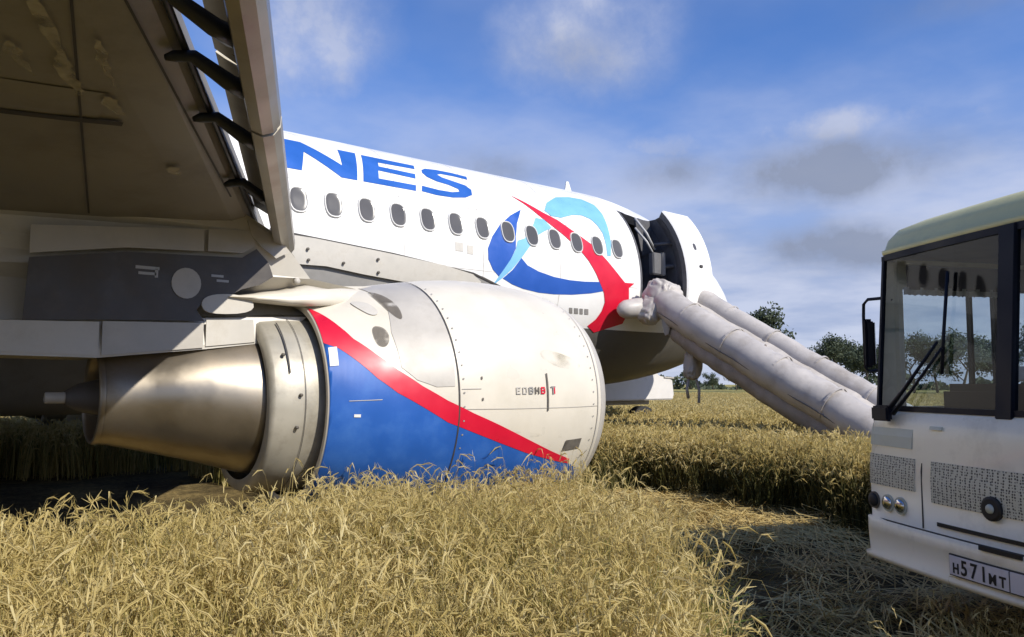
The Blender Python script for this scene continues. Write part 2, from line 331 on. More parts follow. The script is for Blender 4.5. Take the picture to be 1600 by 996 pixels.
# ================================================================== SETTING
def make_ground():
    # one sheet; fine rows near the camera, coarse out to the horizon
    a = np.concatenate([[-900, -500, -250, -120, -70, -45], np.arange(-30, 31, .75), [45, 70, 120, 250, 500, 900]])
    X, Y = np.meshgrid(a+6, a+8, indexing='ij'); r = np.hypot(X-6, Y-8)
    Z = (.035*np.sin(X*1.7+np.sin(Y*.9)*1.3)*np.cos(Y*1.3)+rng.normal(0, .012, X.shape))*(r < 32)
    n = len(a); V = np.stack([X, Y, Z], -1).reshape(-1, 3); idx = np.arange(n*n).reshape(n, n)
    F = np.stack([idx[:-1, :-1], idx[1:, :-1], idx[1:, 1:], idx[:-1, 1:]], -1).reshape(-1, 4)
    me = bpy.data.meshes.new('field_ground'); me.from_pydata(V.tolist(), [], F.tolist()); me.materials.append(M['field_soil'])
    for p in me.polygons: p.use_smooth = True
    o = link('field_ground', me); tag(o, kind='structure'); o['label'] = 'flat brown soil of the farm field'
    # the top of the crop as it reads far away
    rings = []
    for i, rr in enumerate((46, 60, 80, 110, 150, 220, 350, 600, 860)):
        rings.append([(6+rr*math.cos(t), 8+rr*math.sin(t), .12 if i == 0 else .62+random.uniform(-.06, .06)) for t in np.linspace(0, 2*PI, 97)[:-1]])
    V, F = grid(rings); c = build('distant_crop', V, F, 'far_crop', smooth=True)
    tag(c, 'olive yellow crop stretching away to the tree line', 'crop', kind='stuff')
make_ground()

# ------------------------------------------------------------------ airliner
CY, CZ = 12.08, 3.6
plane_root = empty('airliner', (4, CY, 0))
tag(plane_root, 'white blue and red passenger airliner resting low in the crop with its front door open', 'airliner')
def fus_sec(X):
    """half width, half height, centre height of the fuselage at X"""
    if X > 11.0:
        t = min((X-11.0)/5.5, 1); k = max(1-t**1.75, 0)**.66
        return 1.975*k, 2.07*k, CZ-.36*t**1.6
    if X < -8:
        t = min((-8-X)/12.7, 1); k = 1-.9*t**1.6
        return 1.975*k, 2.07*k, CZ+1.15*t**1.5
    return 1.975, 2.07, CZ
def fus(X, th, off=0):
    ry, rz, cz = fus_sec(X); t = R(th)
    n = Vector((0, -math.cos(t)/max(ry, .01), math.sin(t)/max(rz, .01))).normalized()
    return Vector((X, CY-ry*math.cos(t), cz+rz*math.sin(t)))+n*off
DX0, DX1, DT0, DT1 = 11.26, 12.08, -11.5, 46.0      # the front right door opening
def make_fuselage():
    xs = sorted(set([round(x, 3) for x in list(np.linspace(-20.6, -8, 20))+list(np.arange(-8, 11, .75))+[11.0, DX0, 11.6, DX1, 12.4, 12.9, 13.4, 13.9, 14.3, 14.7, 15.1, 15.5, 15.8, 16.05, 16.2, 16.32, 16.4, 16.46, 16.495]]))
    ths = sorted(set(list(np.linspace(-180, 176, 90))+[DT0, DT1]))
    rings = [[fus(x, t) for t in ths] for x in xs]; n = len(ths); bm = bmesh.new()
    vs = [[bm.verts.new(v) for v in r] for r in rings]; i0, j0, j1 = xs.index(DX0), ths.index(DT0), ths.index(DT1); i1 = xs.index(DX1)
    for i in range(len(xs)-1):
        for j in range(n):
            if i0 <= i < i1 and j0 <= j < j1: continue
            f = bm.faces.new((vs[i][j], vs[i][(j+1) % n], vs[i+1][(j+1) % n], vs[i+1][j]))
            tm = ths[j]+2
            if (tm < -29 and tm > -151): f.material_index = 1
    bm.faces.new(vs[-1]); bm.faces.new(vs[0][::-1])
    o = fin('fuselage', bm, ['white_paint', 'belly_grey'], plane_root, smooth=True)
    return o
fuselage = make_fuselage()
# painted titles and emblem
LET = {'N': [(4.20, 52.1), (4.52, 52.1), (5.06, 38.8), (5.13, 52.1), (5.43, 52.1), (5.24, 30.9), (4.98, 30.9), (4.49, 43.5), (4.36, 30.9), (4.06, 30.9)],
 'E': [(5.53, 51.5), (6.50, 51.5), (6.46, 47.7), (5.77, 47.0), (5.74, 43.6), (6.40, 43.1), (6.36, 39.4), (5.69, 40.2), (5.64, 34.6), (6.31, 34.6), (6.27, 30.9), (5.34, 30.9)],
 'S': [(6.60, 48.3), (6.70, 50.6), (6.93, 51.8), (7.25, 52.0), (7.56, 51.0), (7.52, 47.6), (7.25, 48.4), (6.98, 48.2), (6.88, 46.8), (6.95, 44.9), (7.12, 43.6), (7.37, 41.8), (7.46, 39.0), (7.42, 35.1), (7.25, 32.4), (6.98, 30.9), (6.65, 30.6), (6.38, 31.4), (6.43, 35.1), (6.75, 34.3), (7.01, 34.5), (7.17, 35.8), (7.17, 37.6), (7.0, 39.4), (6.78, 40.4), (6.62, 42.7), (6.57, 45.6)]}
for ch in 'NES': decal('title_letter', LET[ch], fus, 'letter_paint', fuselage, .005)['label'] = 'blue letter '+ch
BLUE_TOP = [(8.42, 31.0), (8.13, 26.2), (7.83, 19.7), (7.62, 12.9), (7.5, 6.6), (7.5, 1.5), (7.6, -3.2), (7.73, -5.9), (7.97, 2.7), (8.1, 8.4), (8.13, 14.0), (8.22, 21.7)]
SWOOSH = [(7.6, -10.5), (7.73, -5.7), (7.97, 2.7), (8.1, 8.1), (8.16, 12.5), (8.33, 14.3), (8.59, 22.4), (8.71, 27.3), (8.9, 27.0), (9.03, 22.6), (8.83, 19.9), (8.62, 16.6), (8.41, 10.2), (8.23, 4.7), (8.01, -1.6), (7.79, -6.7)]
CRESCENT = [(9.01, 33.5), (9.19, 40.3), (9.57, 47.8), (10.0, 51.5), (10.35, 52.0), (10.59, 47.8), (10.62, 39.4), (10.57, 29.9), (10.51, 20.7), (10.42, 11.6), (10.33, 11.3), (10.35, 18.3), (10.35, 24.9), (10.28, 29.7), (10.17, 33.4), (9.97, 35.1), (9.71, 34.0), (9.37, 30.4), (9.12, 30.4)]
BLUE_LOW = [(8.21, 4.1), (8.34, 0.9), (8.59, -1.4), (8.95, -3.2), (9.32, -3.9), (9.7, -3.8), (10.14, -3.0), (10.24, -7.4), (9.88, -9.4), (9.42, -11), (8.98, -11.7), (8.62, -11.6), (8.27, -10.5), (8.02, -8.9), (7.81, -6.6), (8.01, -2.2)]
RED = [(8.32, 40.9), (8.62, 36.8), (8.94, 31.8), (9.24, 28.3), (9.48, 24.1), (9.71, 20.4), (9.93, 17.0), (10.1, 13.3), (10.29, 9.0), (10.47, 4.6), (10.63, 0.8), (10.76, -2.0), (11.02, -1.8), (10.87, -4.6), (10.89, -10), (10.93, -18.0), (10.85, -24), (10.17, -30), (9.95, -26.5), (10.12, -22.5), (10.22, -17.9), (10.26, -13.3), (10.21, -8.6), (10.1, -4.0), (9.98, 1.3), (9.82, 7.0), (9.66, 11.4), (9.48, 15.2), (9.31, 18.9), (9.05, 24.0), (8.86, 28.0), (8.58, 35.3)]
decal('emblem_crescent', BLUE_TOP, fus, 'navy_paint', fuselage, .005)
decal('emblem_crescent', BLUE_LOW, fus, 'navy_paint', fuselage, .005)
decal('emblem_swoosh', SWOOSH, fus, 'sky_paint', fuselage, .007)
decal('emblem_swoosh', CRESCENT, fus, 'sky_paint', fuselage, .007)
decal('emblem_arrow', RED, fus, 'red_paint', fuselage, .009)
# small registration-like marks behind the engine lip, seams
for a, b in ((9.42, 9.50), (9.54, 9.64), (9.68, 9.76), (9.80, 9.9)): decal('stencil_mark', [(a, -20.5), (b, -20.5), (b-.03, -17.6), (a-.03, -17.6)], fus, 'fairing_grey', fuselage, .006)
for a, b, t in ((6.85, 7.0, 3.5), (7.08, 7.2, 2.8)): decal('stencil_mark', [(a, t), (b, t), (b, t+4), (a, t+4)], fus, 'pale_metal', fuselage, .005)
for t in (25.8, -4.2, 62): decal('panel_seam', [(3.0, t), (11.1, t), (11.1, t+.16), (3.0, t+.16)], fus, 'grey_panel', fuselage, .0035, maxlen=.5)
for X in (3.4, 5.9, 7.4, 9.1): decal('panel_seam', [(X, -26), (X+.008, -26), (X+.008, 85), (X, 85)], fus, 'grey_panel', fuselage, .0033, maxlen=.12)
def oval(a, b, n=20, p=2.6):
    return [(a*math.copysign(abs(math.cos(2*PI*k/n))**(2/p), math.cos(2*PI*k/n)), b*math.copysign(abs(math.sin(2*PI*k/n))**(2/p), math.sin(2*PI*k/n))) for k in range(n)]
def fwin(X0, t0, ds, a, b, off, n=20): return [fus(X0+x, t0+math.degrees(y/2.03), off) for x, y in oval(a, b, n)]
for k in range(-9, 13):
    X0 = 4.232+.533*k; t0 = 16.3
    V, F = grid([fwin(X0, t0, 0, .146, .203, .002), fwin(X0, t0, 0, .139, .195, .028), fwin(X0, t0, 0, .127, .180, .028), fwin(X0, t0, 0, .123, .173, .018)])
    w = build('window', V, F, 'window_frame', plane_root, smooth=False)
    V, F = grid([fwin(X0, t0, 0, .124*q, .174*q, .020-.004*(q < .9)) for q in (1, .88, .6, .3, .02)], cap1=True); build('pane', V, F, 'window_pane', w, smooth=True)
# blade aerial on the crown
prism('antenna', [(11.0, 0), (11.26, 0), (11.12, .33), (11.06, .33)], lambda a, b, d: Vector((a, CY-.015+d, 5.64+b)), .03, 'white_paint', plane_root)
# interior behind the door
cab = empty('door_vestibule', (11.7, 11, 3.2)); cab.parent = plane_root; cab.location = Vector((11.7, 11, 3.2))-plane_root.location; cab['_o'] = (11.7, 11, 3.2)
def door_frame():
    rings = []
    for off, g in ((.006, .05), (.006, 0.0), (-.16, 0.0)):
        r = []
        ths = np.linspace(DT0-g*25, DT1+g*25, 14)
        r += [fus(DX0-g, t, off) for t in ths]+[fus(DX1+g, t, off) for t in ths[::-1]]
        rings.append(r)
    V, F = grid(rings); build('door_frame', V, F, 'cabin_grey', cab)
door_frame()
def door_trim():
    # the dark padded edges of the opening and the vestibule walls
    for X, m_ in ((11.17, 'black'), (12.13, 'cabin_grey')):
        pr = [fus(X, t, -.06) for t in np.linspace(DT0-2, DT1+4, 12)]; pr += [Vector((X, 12.3, pr[-1].z)), Vector((X, 12.3, pr[0].z))]
        build('wall', pr+[v+Vector((.05, 0, 0)) for v in pr], [tuple(range(14)), tuple(range(27, 13, -1))]+[(i, (i+1) % 14, 14+(i+1) % 14, 14+i) for i in range(14)], m_, cab)
    box('wall', (11.7, 12.3, 4.2), (1.2, .06, 2.0), 'black', cab)
    box('ceiling_panel', (11.7, 11.6, 5.1), (.95, 1.1, .05), 'cabin_grey', cab)
    box('floor_panel', (11.7, 11.1, 3.16), (1.1, 1.7, .06), 'cabin_grey', cab)
    box('galley_cabinet', (11.98, 10.98, 4.0), (.34, .8, 1.3), 'cabin_grey', cab, bevel=.02)
    cs = box('crew_seat', (11.66, 10.12, 3.98), (.26, .14, .44), 'seat_grey', cab, bevel=.02); box('seat_edge', (11.80, 10.05, 3.98), (.07, .12, .47), 'fairing_grey', cab, bevel=.02)
    for z0, z1 in ((4.95, 4.3), (4.75, 4.15)): tube('assist_handle', [(11.5, 10.5, z0), (11.62, 10.3, (z0+z1)/2), (11.8, 10.25, z1)], .025, 'cabin_pale', cab, 8)
    prism('lining_panel', [(11.5, 4.95), (11.95, 4.95), (12.0, 4.3), (11.72, 4.2)], lambda a, b, d: Vector((a, 10.55-d, b)), .04, 'cabin_grey', cab)
door_trim()
def make_door():
    X0, X1 = 11.84, 12.70; rings = []
    def dp(X, t, off):
        tt = R(t); c = (X-X0)/(X1-X0)
        return Vector((X, CY-.62-.02*c-(1.975+off)*math.cos(tt)+.06*c, CZ-.03+(2.07+off)*math.sin(tt)))
    ths = np.linspace(DT0, DT1, 15)
    def ring(X, o): return [dp(X, t, o) for t in ths]
    V, F = grid([ring(X0, .0), ring(X0+.03, .03), ring((X0+X1)/2, .03), ring(X1-.03, .03), ring(X1, 0)], closed=False)
    d = build('cabin_door', V, F, 'white_paint', plane_root, smooth=False); d['label'] = 'white front cabin door swung open'
    V2, F2 = grid([ring(X0, 0), ring(X0+.02, -.12), ring((X0+X1)/2, -.12), ring(X1-.02, -.12), ring(X1, 0)], closed=False); n = 15
    build('door_edge', V2, F2+[tuple(i*n for i in range(5)), tuple(i*n+n-1 for i in range(5))], 'cabin_grey', d)
    V2, F2 = grid([[fus(12.10, t, .0) for t in np.linspace(DT0, DT1, 12)], [fus(12.12, t, .0).lerp(dp(X0+.06, t, -.1), .5)+Vector((.06, 0, 0)) for t in np.linspace(DT0, DT1, 12)], [dp(X0+.06, t, -.1) for t in np.linspace(DT0, DT1, 12)]], closed=False); build('door_shroud', V2, F2, 'cabin_grey', d)
    pts = [dp(12.25+x, 21+math.degrees(y/2.03), .034) for x, y in oval(.05, .075, 14)]; build('door_window', pts, [tuple(range(14))], 'window_pane', d)
    box('handle', dp(12.30, 9.5, .045), (.10, .02, .06), 'dark_metal', d)
    tube('hinge_arm', [(11.75, 10.35, 3.9), (11.95, 10.05, 3.95), (12.3, 9.95, 3.98)], .045, 'cabin_grey', d)
    tube('hinge_arm', [(11.75, 10.35, 4.4), (11.95, 10.05, 4.42), (12.3, 9.98, 4.42)], .035, 'cabin_grey', d)
    # dark lining of the door's inner face
    V, F = grid([[dp(X, t, -.14) for t in np.linspace(DT0+2, DT1-2, 12)] for X in (X0+.05, X0+.4, X1-.05)], closed=False); build('door_lining', V, F, 'cabin_grey', d)
make_door()

# belly fairing round the wing roots
def make_fairing():
    xs = [9.0, 8.6, 8.1, 7.4, 6.6, 5.6, 4.4, 2.5, 0, -3, -5.5, -7.5, -8.6]
    zt = [2.55, 2.95, 3.14, 3.36, 3.46, 3.54, 3.62, 3.7, 3.75, 3.6, 3.2, 2.7, 2.2]; ou = [.0, .02, .03, .05, .07, .10, .14, .18, .2, .2, .15, .08, .0]
    zb = [1.53, 1.5, 1.45, 1.38, 1.3, 1.24, 1.2, 1.18, 1.18, 1.18, 1.25, 1.38, 1.52]
    rings = []
    for x, z, o, b in zip(xs, zt, ou, zb):
        t0 = math.degrees(math.asin(max(-1, min(1, (z-CZ)/2.07)))); r = []
        for s in range(33):
            t = t0-(180+2*t0)*s/32
            e = math.sin(PI*s/32)**.5 if 0 < s < 32 else 0
            p = fus(x, t, o*e+.002*(1 if s in (0, 32) else 0))
            low = max(0, -math.sin(R(t)))**3; p.z = p.z*(1-low*.999)+low*.999*(b if p.z > b or True else p.z) if e else p.z
            r.append(p)
        rings.append(r)
    V, F = grid(rings, closed=False); build('belly_fairing', V, F, 'fairing_grey', plane_root, smooth=True)
    return xs, zt, ou
FX, FZ, FO = make_fairing()
# pale bolted flange panel along the fairing's top edge, dark gap above it
def fair(X, d):
    """point on the flange: X along, d metres below the fairing's top edge"""
    z = float(np.interp(X, FX[::-1], FZ[::-1]))-d; t = math.degrees(math.asin(max(-1, min(1, (z-CZ)/2.07)))); return t
UP = [(3.4, .02), (4.4, .0), (5.6, .0), (6.6, .0), (7.15, .02), (7.32, .1), (7.3, .2), (7.1, .28), (6.1, .36), (5.2, .36), (4.6, .34), (3.4, .42)]
def flange(X, t, off): return fus(X, t, off)
fp = decal('flange_panel', [(X, fair(X, d)) for X, d in UP], lambda X, t, o: fus(X, t, o+.02+.5*float(np.interp(X, FX[::-1], FO[::-1]))), 'pale_metal', plane_root, .03, maxlen=.2)
decal('flange_gap', [(3.8, fair(3.8, -.06)), (5.7, fair(5.7, -.035)), (7.2, fair(7.2, -.02)), (8.1, fair(8.1, .0)), (8.1, fair(8.1, .02)), (7.2, fair(7.2, .012)), (5.7, fair(5.7, .02)), (3.8, fair(3.8, .03))], fus, 'seam', plane_root, .02, maxlen=.3)
for X, d in ((3.75, .2), (4.3, .16), (4.32, .3), (4.85, .26), (5.4, .12), (5.42, .3)):
    t = fair(X, d); p = fus(X, t, .06+.5*float(np.interp(X, FX[::-1], FO[::-1])))
    tube('bolt', [p, p+Vector((0, -.02, 0))], .022, 'soot', fp, 8)

# wings
def my(v, s):
    return Vector((v[0], v[1] if s > 0 else 2*CY-v[1], v[2]))
WST = [  # Y, leading edge X, trailing edge X, lower height at LE, thickness
    (10.7, 4.35, -3.2, 2.45, .85), (8.3, 3.25, -3.1, 2.66, .62), (6.33, 2.28, -2.95, 2.86, .50), (4.2, 1.22, -3.3, 3.05, .42), (1.5, -.11, -3.85, 3.30, .35), (-2, -1.78, -4.5, 3.6, .27), (-4.6, -3.05, -4.85, 3.83, .18)]
def wing_pt(Y):
    Ys = [w[0] for w in WST][::-1]; return [float(np.interp(Y, Ys, [w[i] for w in WST][::-1])) for i in range(1, 5)]
def low_z(Y, X):
    le, te, z, th = wing_pt(Y); c = (le-X)/(le-te); return z-.16*th/.5*math.sin(PI*min(max(c, 0), 1))**.7*(1-.35*c)-.04*c
TRACKS = (5.15, 4.2, 3.6, 3.15, 1.6, .4, -.9, -2.4, -3.6)
def make_wing(s):
    nm = 'wing'; rings = []
    for Y, le, te, z, th in WST:
        c = le-te; r = []
        for u in (0, .01, .03, .08, .2, .4, .6, .8, 1):          # lower surface from LE aft
            X = le-c*u; zz = low_z(Y, X)+(.09*th/.5 if u == 0 else .03*th/.5 if u == .01 else 0); r.append(my((X, Y, zz), s))
        for u in (.85, .65, .45, .25, .1, .03, .008):
            X = le-c*u; r.append(my((X, Y, z+th*(.25+.75*math.sin(PI*min(u*1.35+.12, 1))**.8)*(1-.6*u)), s))
        rings.append(r)
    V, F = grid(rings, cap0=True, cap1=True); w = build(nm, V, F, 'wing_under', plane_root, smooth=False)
    w['label'] = 'right wing seen from underneath' if s > 0 else 'left wing beyond the fuselage'
    # slats: curved shells pushed forward and down
    def slat(Y0, Y1):
        rings = []
        for Y in np.linspace(Y0, Y1, 5):
            le, te, z, th = wing_pt(Y); nx = 2.56+.452*(Y-6.3); nz = 2.70+(6.3-Y)*.098
            prof = [(0, .0), (-.035, .05), (-.04, .11), (-.01, .18), (.06, .27), (.16, .345), (.31, .39), (.32, .375), (.20, .32), (.13, .25), (.115, .15), (.135, .03), (.12, -.01), (.06, -.025)]
            rings.append([my((nx-a, Y, nz+b), s) for a, b in prof])
        V, F = grid(rings, cap0=True, cap1=True); return build('slat', V, F, 'slat_metal', w, smooth=False, bevel=0)
    for a, b in ((6.28, 3.95), (3.92, 1.2), (1.17, -1.6), (-1.63, -4.3)): slat(a, b)
    slat(9.9, 7.0) 
    def track(Y):
        le, te, z, th = wing_pt(Y); nx = 2.56+.452*(Y-6.3); nz = 2.70+(6.3-Y)*.098
        pts = [(le-.07, Y-.0, low_z(Y, le-.07)-.022), (le-.03, Y, low_z(Y, le-.03)-.012), (le+.05, Y+.0, z+.0), ((le+nx)/2+.02, Y+.03, (z+nz)/2-.0), (nx-.09, Y+.10, nz+.08)]
        tube('slat_track', [my(p, s) for p in pts], [.014, .028, .032, .042, .05], 'track_metal', w, 8)
    for Y in TRACKS: track(Y)
    # dark sealing strip along the fixed leading edge
    tube('leading_edge_seal', [my((wing_pt(Y)[0]+.012, Y, wing_pt(Y)[2]+.03), s) for Y in (6.1, 5, 4.2, 2.8, 1.5, -.2, -2, -4.5)], .018, 'track_metal', w, 6)
    # access panels and seams below
    for (Xa, Xb, Ya, Yb) in ((-.6, .72, 4.42, 4.05), (-2.0, -.75, 4.9, 4.1), (-1.3, -.25, 3.2, 2.5), (-.4, .25, 5.5, 4.9)):
        V = []; ys = np.linspace(Ya, Yb, 4); xs = np.linspace(Xa, Xb, 7)
        rings = [[my((x, y, low_z(y, x)-.004-.01*math.sin(PI*(i/6))**.4*math.sin(PI*(j/3))**.4), s) for i, x in enumerate(xs)] for j, y in enumerate(ys)]
        V, F = grid(rings, closed=False); build('access_panel', V, F, 'wing_under', w)
    def strip(a, b, wd, m, nm):
        a, b = Vector(a), Vector(b); q = (b-a).normalized(); n = Vector((-q.y, q.x))*wd/2; R_ = []
        for k in range(9):
            p = a.lerp(b, k/8); R_.append([my((p.x+n.x*j, p.y+n.y*j, low_z(p.y+n.y*j, p.x+n.x*j)-.014), s) for j in (-1, 1)])
        V, F = grid(R_, closed=False); build(nm, V, F, m, w)
    strip((-1.2, 4.46), (.84, 4.36), .05, 'seam', 'panel_gap')
    strip((.95, 5.9), (.3, 2.6), .012, 'seam', 'panel_gap'); strip((-.5, 5.9), (-1.2, 1.5), .012, 'seam', 'panel_gap')
    strip((1.75, 5.4), (-.6, .9), .012, 'seam', 'panel_gap')
    for Y in (8.2, 3.0, -1.0):
        le, te, z, th = wing_pt(Y); pts = [(te+1.6, Y, low_z(Y, te+1.6)-.02), (te+1.0, Y, low_z(Y, te+1)-.14), (te+.2, Y, z-.22), (te-.5, Y, z-.22), (te-1.0, Y, z-.1)]
        tube('flap_track_fairing', [my(p, s) for p in pts], [.04, .16, .2, .14, .02], 'wing_under', w, 10)
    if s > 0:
        # pale streaks painted on for light reflected up under the wing
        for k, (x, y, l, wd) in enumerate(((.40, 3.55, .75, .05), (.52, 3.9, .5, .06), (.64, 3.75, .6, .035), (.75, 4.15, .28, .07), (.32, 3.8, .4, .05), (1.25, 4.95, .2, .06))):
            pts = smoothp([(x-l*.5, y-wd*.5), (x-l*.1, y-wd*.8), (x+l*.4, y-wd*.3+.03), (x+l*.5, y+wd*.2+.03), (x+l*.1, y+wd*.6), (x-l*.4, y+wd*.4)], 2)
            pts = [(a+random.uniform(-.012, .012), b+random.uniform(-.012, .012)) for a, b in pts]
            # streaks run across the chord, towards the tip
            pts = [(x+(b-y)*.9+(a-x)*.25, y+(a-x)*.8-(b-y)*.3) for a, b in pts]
            build('light_streak', [my((a, b, low_z(b, a)-.02), s) for a, b in pts], [tuple(range(len(pts)))], 'reflected_light', w)
    # wingtip fence
    prism('wingtip_fence', [(-3.0, 3.5), (-4.6, 3.2), (-5.0, 4.6), (-4.0, 4.3)], lambda a, b, d: my((a, -4.6-d, b), s), .05, 'white_paint', w)
    return w
wing_r = make_wing(1); wing_l = make_wing(-1)

# pylons
def make_pylon(s):
    Yo, Yi = 5.96, 6.70
    top = [(-2.6, 2.62), (0, 2.80), (1.2, 2.86), (2.05, 2.93), (2.3, 2.80), (2.48, 2.62), (2.62, 2.47), (2.95, 2.44), (3.6, 2.50), (4.3, 2.52)]
    bot = [(4.3, 2.30), (2.6, 2.15), (2.3, 1.93), (1.78, 1.86), (1.05, 1.78), (.3, 1.79), (-.6, 1.95), (-2.0, 2.35), (-2.6, 2.58)]
    poly = top+bot; n = len(poly)
    def yy(x): 
        k = min(max((x-2.3)/2.0, 0), 1); j = min(max((-.2-x)/2.4, 0), 1); h = .37*(1-.9*k)*(1-.9*j); return 6.33-h, 6.33+h
    V = [my((x, yy(x)[0], z), s) for x, z in poly]+[my((x, yy(x)[1], z), s) for x, z in poly]
    F = [(i, (i+1) % n, n+(i+1) % n, n+i) for i in range(n)]
    t3 = tessellate_polygon([[Vector((a, b, 0)) for a, b in poly]])
    F += [tuple(t) for t in t3]+[tuple(i+n for i in t) for t in t3]
    p = build('pylon', V, F, 'pale_metal', plane_root); p['label'] = 'right engine pylon' if s > 0 else 'left engine pylon'
    if s < 0: return p
    def pl(a, b, d): return Vector((a, 5.96-d, b))
    def panel(nm, poly, m, d=.012): return prism(nm, poly, lambda a, b, q: pl(a, b, q+.001), d, m, p)
    panel('heat_shield', [(.60, 2.02), (.62, 2.44), (1.21, 2.54), (1.74, 2.565), (2.03, 2.58), (2.14, 2.66), (2.24, 2.56), (2.28, 2.45), (2.18, 2.38), (2.03, 2.33), (1.95, 2.28), (1.76, 2.24), (1.70, 2.15), (1.76, 2.07), (1.05, 2.045)], 'dark_metal', .010)
    panel('access_cover', [(1.62+.105*math.cos(t), 2.345+.115*math.sin(t)) for t in np.linspace(0, 2*PI, 23)[:-1]], 'grey_panel', .018)
    panel('access_cover', smoothp([(1.72, 2.20), (1.78, 2.27), (1.95, 2.29), (2.12, 2.27), (2.13, 2.15), (1.78, 2.12)], 2), 'pale_metal', .020)
    for a, b, w_, h_ in ((1.27, 2.425, .16, .022), (1.29, 2.385, .12, .02), (1.40, 2.37, .022, .06), (1.80, 2.41, .09, .018), (1.84, 2.375, .09, .018)):
        panel('stencil_mark', [(a, b), (a+w_, b), (a+w_, b+h_), (a, b+h_)], 'cabin_pale', .013)
    panel('lower_panel', [(.30, 1.815), (1.055, 1.795), (1.055, 2.03), (.30, 2.01)], 'pale_metal', .006)
    panel('lower_panel', [(1.075, 1.795), (1.755, 1.87), (1.755, 2.055), (1.075, 2.035)], 'grey_panel', .014)
    panel('lower_panel', [(1.775, 1.88), (2.15, 1.925), (2.13, 2.10), (1.775, 2.08)], 'pale_metal', .010)
    panel('upper_panel', [(.62, 2.47), (1.21, 2.57), (1.74, 2.6), (1.74, 2.77), (.62, 2.66)], 'grey_panel', .006)
    panel('upper_panel', [(1.77, 2.605), (2.03, 2.615), (2.13, 2.68), (2.10, 2.80), (1.77, 2.775)], 'grey_panel', .008)
    prism('wing_root_cuff', [(2.06, 2.88), (2.28, 2.78), (2.40, 2.66), (2.30, 2.60), (2.18, 2.68), (2.10, 2.76)], lambda a, b, q: Vector((a, 5.958-q, b)), .012, 'grey_panel', p)
    tube('bolt', [(2.5, 6.03, 2.44), (2.5, 5.985, 2.44)], .024, 'grey_panel', p, 10)
    return p
make_pylon(1); make_pylon(-1)

# engines
EY, EZ = 6.33, 1.45
NX = [2.55, 2.75, 3.0, 3.5, 4.0, 4.5, 4.9, 5.15, 5.3, 5.39, 5.44]; NR = [.86, .92, .985, 1.08, 1.15, 1.165, 1.135, 1.085, 1.04, .995, .95]
def hermite(xs, ys, n=70):
    xs, ys = np.array(xs), np.array(ys); sl = np.diff(ys)/np.diff(xs); t = np.concatenate([[sl[0]], (sl[1:]+sl[:-1])/2, [sl[-1]]]); q = np.linspace(xs[0], xs[-1], n); out = []
    for x in q:
        i = min(max(int(np.searchsorted(xs, x)-1), 0), len(xs)-2); h = xs[i+1]-xs[i]; u = (x-xs[i])/h
        out.append((2*u**3-3*u*u+1)*ys[i]+(u**3-2*u*u+u)*h*t[i]+(-2*u**3+3*u*u)*ys[i+1]+(u**3-u*u)*h*t[i+1])
    return q, np.array(out)
NX, NR = hermite(NX, NR)
